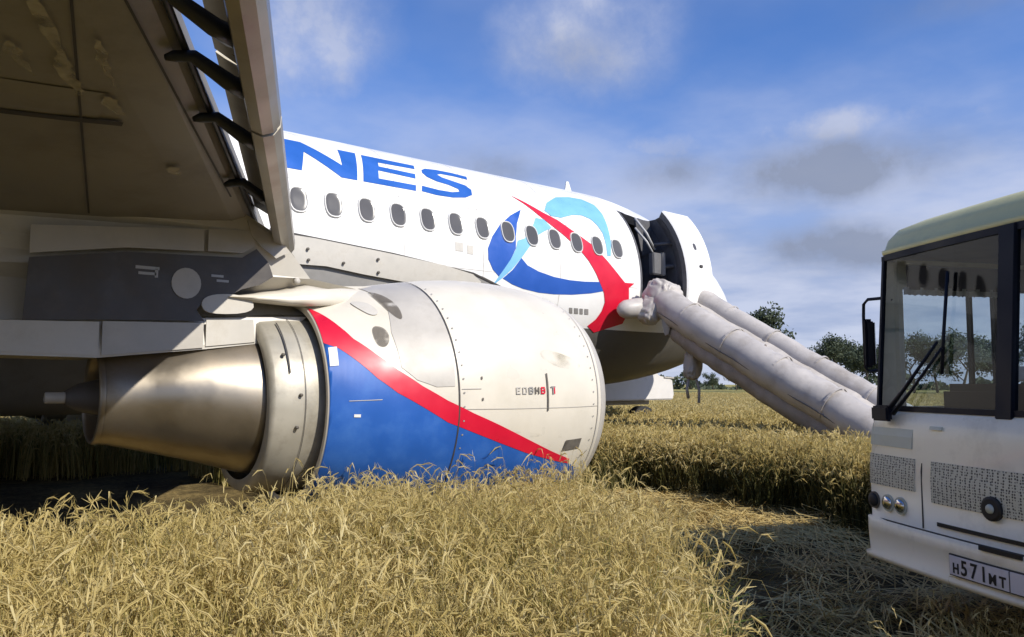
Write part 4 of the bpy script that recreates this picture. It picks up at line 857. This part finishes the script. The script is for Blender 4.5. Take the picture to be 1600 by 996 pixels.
def text(body_, s, z, size, parent):
    cu = bpy.data.curves.new('plate_text', 'FONT'); cu.body = body_; cu.size = size; cu.extrude = .001; cu.offset = .0022
    o = bpy.data.objects.new('tmp', cu); col.objects.link(o); dg = bpy.context.evaluated_depsgraph_get(); me = bpy.data.meshes.new_from_object(o.evaluated_get(dg)); bpy.data.objects.remove(o)
    for v in me.vertices:
        ss = s+v.co.x*.86; v.co = B(ss, fz(ss)-.0375-v.co.z, z+v.co.y)
    me.materials.clear(); me.materials.append(M['black']); return link('plate_character', me, parent)
x = .868
for ch, sz, dx in (('H', .080, .062), ('5', .118, .070), ('7', .118, .070), ('1', .118, .058), ('M', .080, .072), ('T', .080, .06)):
    text(ch, x, .497, sz, pl_)['label'] = 'plate character '+ch; x += dx
fpanel('plate_divider', 1.262, 1.267, .483, .592, 'seam', .0375, pl_, n=1)
for s, b_, sz in ((1.285, '5', .07), (1.315, '4', .07)): text(b_, s, .53, sz, pl_) if False else None
# mirror bracket and mirror
mb = tube('mirror_bracket', [B(.04, .25, 2.20), B(-.06, .235, 2.225), B(-.15, .20, 2.225), B(-.18, .185, 2.19), B(-.18, .18, 2.1), B(-.18, .18, 1.72), B(-.14, .19, 1.69), B(.03, .22, 1.71)], .012, 'bus_dark', bus, 8)
box('mirror_housing', B(-.17, .21, 1.90), (.05, .075, .36), 'bus_dark', mb, BAX, bevel=.018); box('mirror_glass', B(-.17, .252, 1.90), (.04, .006, .31), 'chrome', mb, BAX, bevel=.002)
def bus_wheel(s, d):
    c = B(s, d, .42); w = tube('wheel', [c-BS*.13, c-BS*.10, c+BS*.10, c+BS*.13], [.36, .42, .42, .36], 'tyre', bus, 28, smooth=False); tube('rim', [c-BS*.14, c+BS*.14], .24, 'grey_panel', w, 20, smooth=False)
for s in (.22, 2.18):
    for d in (1.5, 5.2): bus_wheel(s, d)

# ================================================================== pale van parked beyond the aircraft nose
def make_van():
    X0, Y0 = 12.4, 14.1
    e = empty('truck', (X0+2.3, Y0+.85, 0)); tag(e, 'pale truck parked beyond the aircraft, its side showing under the belly', 'truck')
    pr = [(X0, 1.16), (X0+4.50, 1.16), (X0+4.56, 1.3), (X0+4.5, 1.72), (X0+4.3, 1.76), (X0+3.9, 1.80), (X0+3.5, 2.25), (X0+.05, 2.25), (X0, 2.0)]
    prism('body', pr, lambda a, b, d: Vector((a, Y0+d, b)), 1.75, 'van_white', e, bevel=.03)
    prism('bonnet_edge', [(X0+4.12, 1.765), (X0+4.52, 1.745), (X0+4.54, 1.775), (X0+4.12, 1.80)], lambda a, b, d: Vector((a, Y0-.03+d, b)), .3, 'grey_panel', e)
    prism('side_window', [(X0+2.3, 1.85), (X0+3.7, 1.85), (X0+3.4, 2.15), (X0+2.3, 2.15)], lambda a, b, d: Vector((a, Y0-.006+d, b)), .01, 'window_pane', e)
    box('chassis', (X0+2.2, Y0+.95, 1.08), (4.2, .5, .12), 'grey_panel', e)
    for x in (X0+.9, X0+3.4): wheel('wheel', (x, Y0+.2, .5), .5, .28, e)
    box('headlight', (X0+4.55, Y0+.25, 1.45), (.05, .3, .16), 'chrome', e)
make_van()

# ================================================================== vegetation
def cm(name, V, F, mi, mats):
    me = bpy.data.meshes.new(name); me.from_pydata(V, [], F); 
    for x in mats: me.materials.append(M[x])
    me.polygons.foreach_set('material_index', mi); me.update(); return me
def wheat_clump(seed, n, h, spread, lean=.12, heads=True, width=.0045, leafy=1.0, hw=1.0):
    r = random.Random(seed); V, F, mi = [], [], []
    def ribbon(pts, ws, side, m):
        b = len(V)
        for p, w in zip(pts, ws): V.append(tuple(p-side*w)); V.append(tuple(p+side*w))
        for i in range(len(pts)-1): F.append((b+2*i, b+2*i+1, b+2*i+3, b+2*i+2)); mi.append(m)
    for k in range(n):
        a = r.uniform(0, 2*PI); q = spread*math.sqrt(r.random()); base = Vector((q*math.cos(a), q*math.sin(a), 0)); hh = h*r.uniform(.72, 1.08)
        da = r.uniform(0, 2*PI); ln = lean*r.uniform(.2, 1.9); dirv = Vector((math.cos(da), math.sin(da), 0)); sd = Vector((-math.sin(a*3), math.cos(a*3), 0))
        P = [base+dirv*ln*hh*(t**1.8)+Vector((0, 0, hh*t)) for t in (0, .35, .7, 1)]
        ribbon(P, [width*1.1, width, width*.85, width*.6], sd, 0)
        for j in range(r.randint(0, 2) if leafy else 0):
            t = r.uniform(.25, .75); p = P[0].lerp(P[3], t); la = r.uniform(0, 2*PI); ld = Vector((math.cos(la), math.sin(la), 0)); L_ = r.uniform(.12, .28)*hh/.75
            ribbon([p, p+ld*L_*.3+Vector((0, 0, L_*.55)), p+ld*L_*.6+Vector((0, 0, L_*.6)), p+ld*L_*.9+Vector((0, 0, L_*.2))], [.0016, .0024*leafy, .0019*leafy, .0006], ld.cross(Vector((0, 0, 1))), 2 if r.random() < .13 else 0)
        if heads and r.random() < .85:      # drooping head
            p = P[3]; hl = r.uniform(.06, .11); ta = (dirv*r.uniform(.3, 1.2)+Vector((0, 0, r.uniform(-.6, 1.1)))).normalized()
            c1 = p+dirv*.02+Vector((0, 0, .035)); c2 = c1+ta*hl*.5; c3 = c1+ta*hl+Vector((0, 0, -.03)); s2 = ta.cross(Vector((.3, .2, 1))).normalized()
            ribbon([p, c1, c2, c3], [.002, .0055*hw, .0065*hw, .001], s2, 1); ribbon([c1, c2, c3], [.004*hw, .0065*hw, .001], ta.cross(s2).normalized(), 1)
            for j in range(4):
                u = c1.lerp(c3, r.uniform(-.1, .8)); aw = (ta+Vector((r.uniform(-1, 1), r.uniform(-1, 1), r.uniform(-.5, .8)))*.6).normalized(); ribbon([u, u+aw*.025, u+aw*.055], [.0012, .0034*hw, .0006], s2, 1)
    return cm('crop_clump', V, F, mi, ['wheat_stem', 'wheat_head', 'green_leaf'])
def leaf_clump(seed, n, h, spread):
    r = random.Random(seed); V, F, mi = [], [], []
    for k in range(n):
        a = r.uniform(0, 2*PI); ld = Vector((math.cos(a), math.sin(a), 0)); sd = Vector((-ld.y, ld.x, 0)); b0 = Vector((r.uniform(-1, 1)*spread*.3, r.uniform(-1, 1)*spread*.3, 0)); L_ = h*r.uniform(.5, 1.1); b = len(V)
        for t, w in ((0, .003), (.35, .009), (.7, .008), (1, .001)):
            p = b0+ld*spread*t*t*r.uniform(.8, 1.1)+Vector((0, 0, L_*(t-.45*t*t*r.random()))); V.append(tuple(p-sd*w)); V.append(tuple(p+sd*w))
        for i in range(3): F.append((b+2*i, b+2*i+1, b+2*i+3, b+2*i+2)); mi.append(2)
    return cm('weed_clump', V, F, mi, ['wheat_stem', 'wheat_head', 'green_leaf'])
def brush_clump(seed, n, h):
    me = wheat_clump(seed, n, h, .20, lean=.16, width=.0045, leafy=2.4, hw=1.0); me.materials[0] = M['brush']; me.materials[2] = M['brush']; return me
def straw_clump(seed, n, L, spread):
    r = random.Random(seed); V, F, mi = [], [], []
    for k in range(n):
        a = r.gauss(0, .8); d = Vector((math.cos(a), math.sin(a), 0)); sd = Vector((-d.y, d.x, 0)); c = Vector((r.uniform(-1, 1)*spread, r.uniform(-1, 1)*spread, r.uniform(.01, .09))); l = L*r.uniform(.4, 1); b = len(V); up = r.uniform(-.08, .18)
        for t in (-.5, 0, .5):
            p = c+d*l*t+Vector((0, 0, up*t+.02*(t == 0)+.03)); V.append(tuple(p-sd*.0045+Vector((0, 0, .003)))); V.append(tuple(p+sd*.0045))
        for i in range(2): F.append((b+2*i, b+2*i+1, b+2*i+3, b+2*i+2)); mi.append(0)
    return cm('straw_clump', V, F, mi, ['straw'])
proto = {}
def protos(key, meshes):
    c = bpy.data.collections.new(key+'_shapes')
    for i, me in enumerate(meshes): c.objects.link(bpy.data.objects.new('%s_shape' % key, me))
    proto[key] = c
protos('wheat', [wheat_clump(i, 30, .76, .14, lean=.05+.03*(i % 3), width=.0019, leafy=.65, hw=.62) for i in range(7)])
protos('tall', [wheat_clump(50+i, 8, .88, .10, lean=.14, width=.002, leafy=.7, hw=.65) for i in range(4)])
protos('mid', [wheat_clump(20+i, 44, .76, .36, width=.0065, leafy=1.9, hw=1.9) for i in range(5)])
protos('weed', [leaf_clump(30+i, 26, .42, .28) for i in range(4)])
protos('brush', [brush_clump(60+i, 26, .74) for i in range(4)])
protos('straw', [straw_clump(40+i, 60, .55, .32) for i in range(4)])
def scatter(name, pts, key, scl, tilt=.08, label=None, cat=None):
    n = len(pts); me = bpy.data.meshes.new(name); me.vertices.add(n); me.vertices.foreach_set('co', np.asarray(pts, dtype=np.float32).ravel())
    a = me.attributes.new('rot', 'FLOAT_VECTOR', 'POINT'); rt = np.stack([rng.normal(0, tilt, n), rng.normal(0, tilt, n), rng.uniform(0, 2*PI, n)], 1); a.data.foreach_set('vector', rt.astype(np.float32).ravel())
    a = me.attributes.new('scl', 'FLOAT', 'POINT'); a.data.foreach_set('value', np.asarray(scl, dtype=np.float32))
    o = link(name, me); ng = bpy.data.node_groups.new(name+'_nodes', 'GeometryNodeTree')
    ng.interface.new_socket('Geometry', in_out='INPUT', socket_type='NodeSocketGeometry'); ng.interface.new_socket('Geometry', in_out='OUTPUT', socket_type='NodeSocketGeometry')
    N = ng.nodes.new; L = ng.links.new; gi, go = N('NodeGroupInput'), N('NodeGroupOutput'); ip = N('GeometryNodeInstanceOnPoints'); ci = N('GeometryNodeCollectionInfo')
    ci.inputs[0].default_value = proto[key]; ci.inputs[1].default_value = True; ci.inputs[2].default_value = True
    m2p = N('GeometryNodeMeshToPoints'); L(gi.outputs[0], m2p.inputs[0]); L(m2p.outputs[0], ip.inputs['Points']); L(ci.outputs[0], ip.inputs['Instance']); ip.inputs['Pick Instance'].default_value = True
    na = N('GeometryNodeInputNamedAttribute'); na.data_type = 'FLOAT_VECTOR'; na.inputs[0].default_value = 'rot'
    e2r = N('FunctionNodeEulerToRotation'); L(na.outputs[0], e2r.inputs[0]); L(e2r.outputs[0], ip.inputs['Rotation'])
    nb = N('GeometryNodeInputNamedAttribute'); nb.data_type = 'FLOAT'; nb.inputs[0].default_value = 'scl'; L(nb.outputs[0], ip.inputs['Scale'])
    rv = N('FunctionNodeRandomValue'); rv.data_type = 'INT'; rv.inputs['Min'].default_value = 0; rv.inputs['Max'].default_value = 6; L(rv.outputs[2], ip.inputs['Instance Index'])
    L(ip.outputs[0], go.inputs[0]); md = o.modifiers.new('scatter', 'NODES'); md.node_group = ng
    tag(o, label, cat, kind='stuff'); return o
def jit(n, x0, x1, y0, y1):
    return rng.uniform(x0, x1, n), rng.uniform(y0, y1, n)
def edge_x(y): return np.interp(y, [-3, 0, 1, 1.6, 2.07, 3.1, 4.2, 5.2, 5.9, 6.6, 8], [-.5, .7, 1.35, 2.0, 2.6, 3.65, 4.35, 5.0, 5.5, 5.9, 6.0])
def wall_x(y): return np.interp(y, [3.0, 4.6, 6.0, 7.0, 7.9, 9.2], [8.4, 8.7, 9.1, 8.9, 8.3, 6.6])
def wob(x, y): return .22*noise2(x, y, 2.3)+.16*noise2(x+3, y-2, 5.1)+.25*noise2(x, y+4, 1.1)
def noise2(x, y, s): return np.sin(x*s+1.3*np.sin(y*s*.7+1))*np.cos(y*s*1.1+np.sin(x*s*.9))
def blocked(x, y):
    furrow = (x < 4.3+.25*noise2(x, y, 2.0)) & (x > -9) & (y > 5.62+.15*noise2(x, y, 2.7)) & (y < 15)   # crop scraped away under the wing
    b = furrow | (np.abs(y-EY) < .75) & (x > .9) & (x < 5.35)                         # right engine
    for yy in (8.4, 2*CY-8.4): b |= (np.abs(x+.8) < .8) & (np.abs(y-yy) < .7)
    q = np.stack([x-P0.x, y-P0.y], -1); s = q @ np.array([BS.x, BS.y]); d = q @ np.array([BD.x, BD.y]); b |= (s > -.15) & (s < 2.6) & (d > -.25) & (d < 7.2)
    b |= np.hypot(x, y) < 1.9
    b |= (x > 12.2) & (x < 17.2) & (y > 14) & (y < 16)
    b |= (x > 10.8) & (x < 12.7) & (y > 4.2) & (y < 6.3)                      # under the foot of the slide
    return b
def standing(x, y):
    e = edge_x(y)+.14*noise2(x, y, 3.1)
    a = (x < e)
    w = (x > wall_x(y)+wob(x, y)) & (y > 3.0)
    return (a | w | (y > 8.9)) & ~blocked(x, y)
def in_view(x, y, m=8):
    az = np.degrees(np.arctan2(x, y)); return (az > 38.4-34-m) & (az < 38.4+34+m)
# close crop
x, y = jit(18500, -2.5, 14, -1.5, 12); r = np.hypot(x, y)
k = standing(x, y) & (in_view(x, y, 14) | (r < 4.5)) & (r < 11); x, y, r = x[k], y[k], r[k]
sc = rng.uniform(.66, 1.07, len(x))*(1+.09*noise2(x, y, 1.4)); sc = sc*np.clip(.72+.10*r, 0, 1)*np.where(x > 7.5, .86+.16*noise2(x, y, 2.2), 1)
k = rng.random(len(x)) < np.where(noise2(x+1, y+3, 2.6)+.5*noise2(x, y, 6) > .75, .45, 1); x, y, sc = x[k], y[k], sc[k]
cr_ = scatter('crop', np.stack([x, y, np.zeros_like(x)], 1), 'wheat', sc, .07, 'ripe golden crop standing in the foreground', 'crop')
x, y = jit(1500, -2, 9, .5, 8); r = np.hypot(x, y); k = standing(x, y) & in_view(x, y, 8) & (r > 2.4); x, y = x[k], y[k]
scatter('crop', np.stack([x, y, np.zeros_like(x)], 1), 'tall', rng.uniform(.85, 1.12, len(x)), .14, 'taller stray ears rising above the foreground crop', 'crop')
# middle distance, then far
x, y = jit(9000, -6, 34, 6, 34); r = np.hypot(x, y); k = standing(x, y) & in_view(x, y, 8) & (r > 10.5) & (r < 34); x, y = x[k], y[k]
scatter('crop', np.stack([x, y, np.zeros_like(x)], 1), 'mid', rng.uniform(.9, 1.1, len(x)), .05, 'crop standing under and beyond the aircraft', 'crop')
a_ = rng.uniform(R(-2), R(80), 11000); r = np.sqrt(rng.uniform(32**2, 64**2, 11000)); x, y = r*np.sin(a_), r*np.cos(a_)
scatter('crop', np.stack([x, y, np.zeros_like(x)], 1), 'mid', rng.uniform(.9, 1.1, len(x)), .05, 'far crop reaching towards the trees', 'crop')
# weeds among the crop, and in front of the bus
x, y = jit(2600, -1, 8, .6, 7); r = np.hypot(x, y); k = standing(x, y) & in_view(x, y, 6) & (noise2(x+2, y, 1.6) > .25) & (r > 1.8); x, y = x[k], y[k]
scatter('weeds', np.stack([x, y, np.full_like(x, .05)], 1), 'weed', rng.uniform(.7, 1.5, len(x)), .15, 'green weeds growing low among the crop', 'weeds')
x, y = jit(900, 2.6, 6.2, .4, 4.2); q = np.stack([x-P0.x, y-P0.y], -1); d = q @ np.array([BD.x, BD.y]); s_ = q @ np.array([BS.x, BS.y])
k = (d < -.02) & (d > -.75) & (s_ > .9) & (noise2(x, y, 5) > -.35); x, y = x[k], y[k]
scatter('crop', np.stack([x, y, np.zeros_like(x)], 1), 'tall', rng.uniform(.28, .55, len(x)), .35, 'bent tufts of crop under the bus bumper', 'crop')
scatter('weeds', np.stack([x+.05, y, np.zeros_like(x)], 1), 'weed', rng.uniform(.3, .7, len(x)), .2, 'low green weeds in front of the bus', 'weeds')
# darker undergrowth along the edge where the crop still stands
x, y = jit(9000, 5, 13, 3.0, 10); w_ = wall_x(y)+wob(x, y); k = (x > w_-.35) & ((x < w_+.8) | ((x < w_+2.6) & (rng.random(len(x)) < .45))) & ~blocked(x, y) & in_view(x, y); x, y = x[k], y[k]
scatter('undergrowth', np.stack([x, y, np.zeros_like(x)], 1), 'brush', rng.uniform(.7, 1.12, len(x)), .12, 'dark olive undergrowth along the crop edge by the slide', 'undergrowth')
# trampled straw on the track
x, y = jit(2600, 2, 12, .2, 9.2); k = ~standing(x, y) & in_view(x, y, 10) & (np.hypot(x, y) > 1.5); x, y = x[k], y[k]
near_bus = np.clip((x-5.2-.3*(y-3))/2, 0, 1)
k = rng.random(len(x)) < .18+.8*np.clip((y-4.2)/1.6, 0, 1); x, y = x[k], y[k]
scatter('trampled_straw', np.stack([x, y, np.full_like(x, -.01)], 1), 'straw', rng.uniform(.6, 1.1, len(x)), .05, 'flattened golden straw on the track between aircraft and bus', 'straw')
x, y = jit(700, 3, 10, 2, 8.6); k = ~standing(x, y) & ~blocked(x, y) & (noise2(x, y, 2.1) > .1); x, y = x[k], y[k]
scatter('crop', np.stack([x, y, np.zeros_like(x)], 1), 'tall', rng.uniform(.15, .5, len(x)), .5, 'broken stubble standing on the trampled track', 'crop')

x, y = jit(700, -1.5, 4.6, 5.3, 8.4); k = ~standing(x, y) & in_view(x, y, 10); x, y = x[k], y[k]
scatter('trampled_straw', np.stack([x, y, np.full_like(x, -.01)], 1), 'straw', rng.uniform(.5, 1.0, len(x)), .06, 'crushed straw in the scraped furrow under the wing', 'straw')
# trees along the far edge of the field
def make_tree(seed, h, w, lab):
    r = random.Random(seed); e = empty('tree', (0, 0, 0)); tag(e, lab, 'tree', 'trees along the far edge of the field')
    bm = bmesh.new(); top = h*.8; bend = [(r.uniform(-.2, .2)*k, r.uniform(-.2, .2)*k) for k in range(5)]
    pts = [Vector((bend[k][0], bend[k][1], top*k/4)) for k in range(5)]; add_tube(bm, pts, [h*.022, h*.018, h*.013, h*.008, h*.003], 8)
    tips = []
    for k in range(9):
        t = r.uniform(.2, .95); i = min(int(t*4), 3); p = pts[i].lerp(pts[i+1], t*4-i); a = r.uniform(0, 2*PI); L_ = w*(.5 if t > .8 else 1)*r.uniform(.5, .9)
        q = p+Vector((math.cos(a)*L_, math.sin(a)*L_, L_*r.uniform(.3, .9))); add_tube(bm, [p, p.lerp(q, .5)+Vector((0, 0, .1)), q], [h*.008, h*.005, h*.002], 6); tips += [q, p.lerp(q, .6)]
    fin('trunk', bm, 'bark', e, smooth=True)
    tips += [pts[-1], pts[-2]]; V, F = [], []
    for tp in tips*2:
        cr = w*r.uniform(.25, .45)
        for j in range(110):
            d = Vector((r.gauss(0, 1), r.gauss(0, 1), r.gauss(0, .8))).normalized()*cr*r.random()**.45; c = tp+d; s = r.uniform(.10, .2)*h/9
            u = Vector((r.uniform(-1, 1), r.uniform(-1, 1), r.uniform(-1, 1))).normalized(); v = u.cross(Vector((r.uniform(-1, 1), r.uniform(-1, 1), r.uniform(-1, 1)))).normalized(); b = len(V)
            V += [tuple(c-u*s), tuple(c+v*s*.6), tuple(c+u*s), tuple(c-v*s*.6)]; F.append((b, b+1, b+2, b+3))
    me = bpy.data.meshes.new('crown'); me.from_pydata(V, [], F); me.materials.append(M['tree_leaf']); o = bpy.data.objects.new('crown', me); col.objects.link(o); o.parent = e
    return e
TL = ['tallest tree on the horizon, standing just above the slide', 'small bushy tree low on the horizon beside the tallest tree', 'broad tree in the clump on the horizon left of the bus mirror', 'thin tree on the horizon in the clump by the bus mirror']
kinds = [make_tree(1, 12.2, 3.6, TL[0]), make_tree(2, 6.6, 2.4, TL[1]), make_tree(3, 7.6, 3.0, TL[2]), make_tree(4, 6.8, 2.2, TL[3])]
def place(o, az, dist, rz=0, s=1): o.location = (dist*math.sin(R(az)), dist*math.cos(R(az)), 0); o.rotation_euler.z = rz; o.scale = (s, s, s)
place(kinds[0], 56.9, 97); place(kinds[1], 59.3, 100); place(kinds[2], 61.4, 96); place(kinds[3], 63.0, 94, 1)
def copy_tree(o):
    c = o.copy(); col.objects.link(c)
    for ch in [q for q in bpy.data.objects if q.parent == o]:
        d = ch.copy(); col.objects.link(d); d.parent = c
    return c
more = [(62.2, 100, 2, .95, 'tree filling the middle of the clump beside the bus mirror'), (58.5, 112, 1, .9, 'dim bushy tree behind the foot of the tallest horizon tree'),
 (53.0, 125, 1, .55, 'low bushy tree showing just under the slide'), (51.4, 130, 3, .45, 'low thin tree showing under the slide by the aircraft nose'), (54.6, 116, 2, .6, 'low broad tree hidden mostly by the slide'), (49.6, 128, 1, .45, 'small bush on the horizon below the packing bag'),
 (64.6, 98, 1, 1.0, 'first tree seen through the left bus window'), (65.9, 94, 2, 1.0, 'second tree seen through the left bus window'), (67.3, 96, 3, 1.1, 'third tree seen through the left bus window'), (68.8, 93, 2, 1.0, 'fourth tree seen through the bus window beside the wiper'),
 (70.6, 97, 1, 1.1, 'tree on the horizon behind the bus, nearest the wiper blade'), (73, 95, 2, 1.1, 'tree on the horizon hidden behind the front of the bus'), (76, 96, 3, 1.2, 'tree on the horizon hidden behind the middle of the bus')]
for az, di, k, s, lab in more:
    c = copy_tree(kinds[k]); place(c, az, di, az, s); c['label'] = lab
# low hedge that closes the view beyond the field
def hedge():
    V, F = [], []; r = random.Random(9)
    for k in range(9000):
        az = r.uniform(-5, 86); d = 135+r.gauss(0, 2); hh = 2.1+1.0*math.sin(az*.9)+.6*math.sin(az*3.1); c = Vector((d*math.sin(R(az)), d*math.cos(R(az)), r.random()**.8*max(hh, .8))); s = r.uniform(.3, .6)
        u = Vector((r.uniform(-1, 1), r.uniform(-1, 1), r.uniform(-1, 1))).normalized(); v = u.cross(Vector((r.uniform(-1, 1), r.uniform(-1, 1), r.uniform(-1, 1)))).normalized(); b = len(V)
        V.extend([tuple(c-u*s), tuple(c+v*s*.7), tuple(c+u*s), tuple(c-v*s*.7)]); F.append((b, b+1, b+2, b+3))
    me = bpy.data.meshes.new('hedge'); me.from_pydata(V, [], F); me.materials.append(M['tree_leaf']); o = link('hedge', me); tag(o, 'low dark green hedge along the horizon', 'hedge', kind='stuff')
hedge()

for o in bpy.data.objects:
    if '_o' in o: del o['_o']
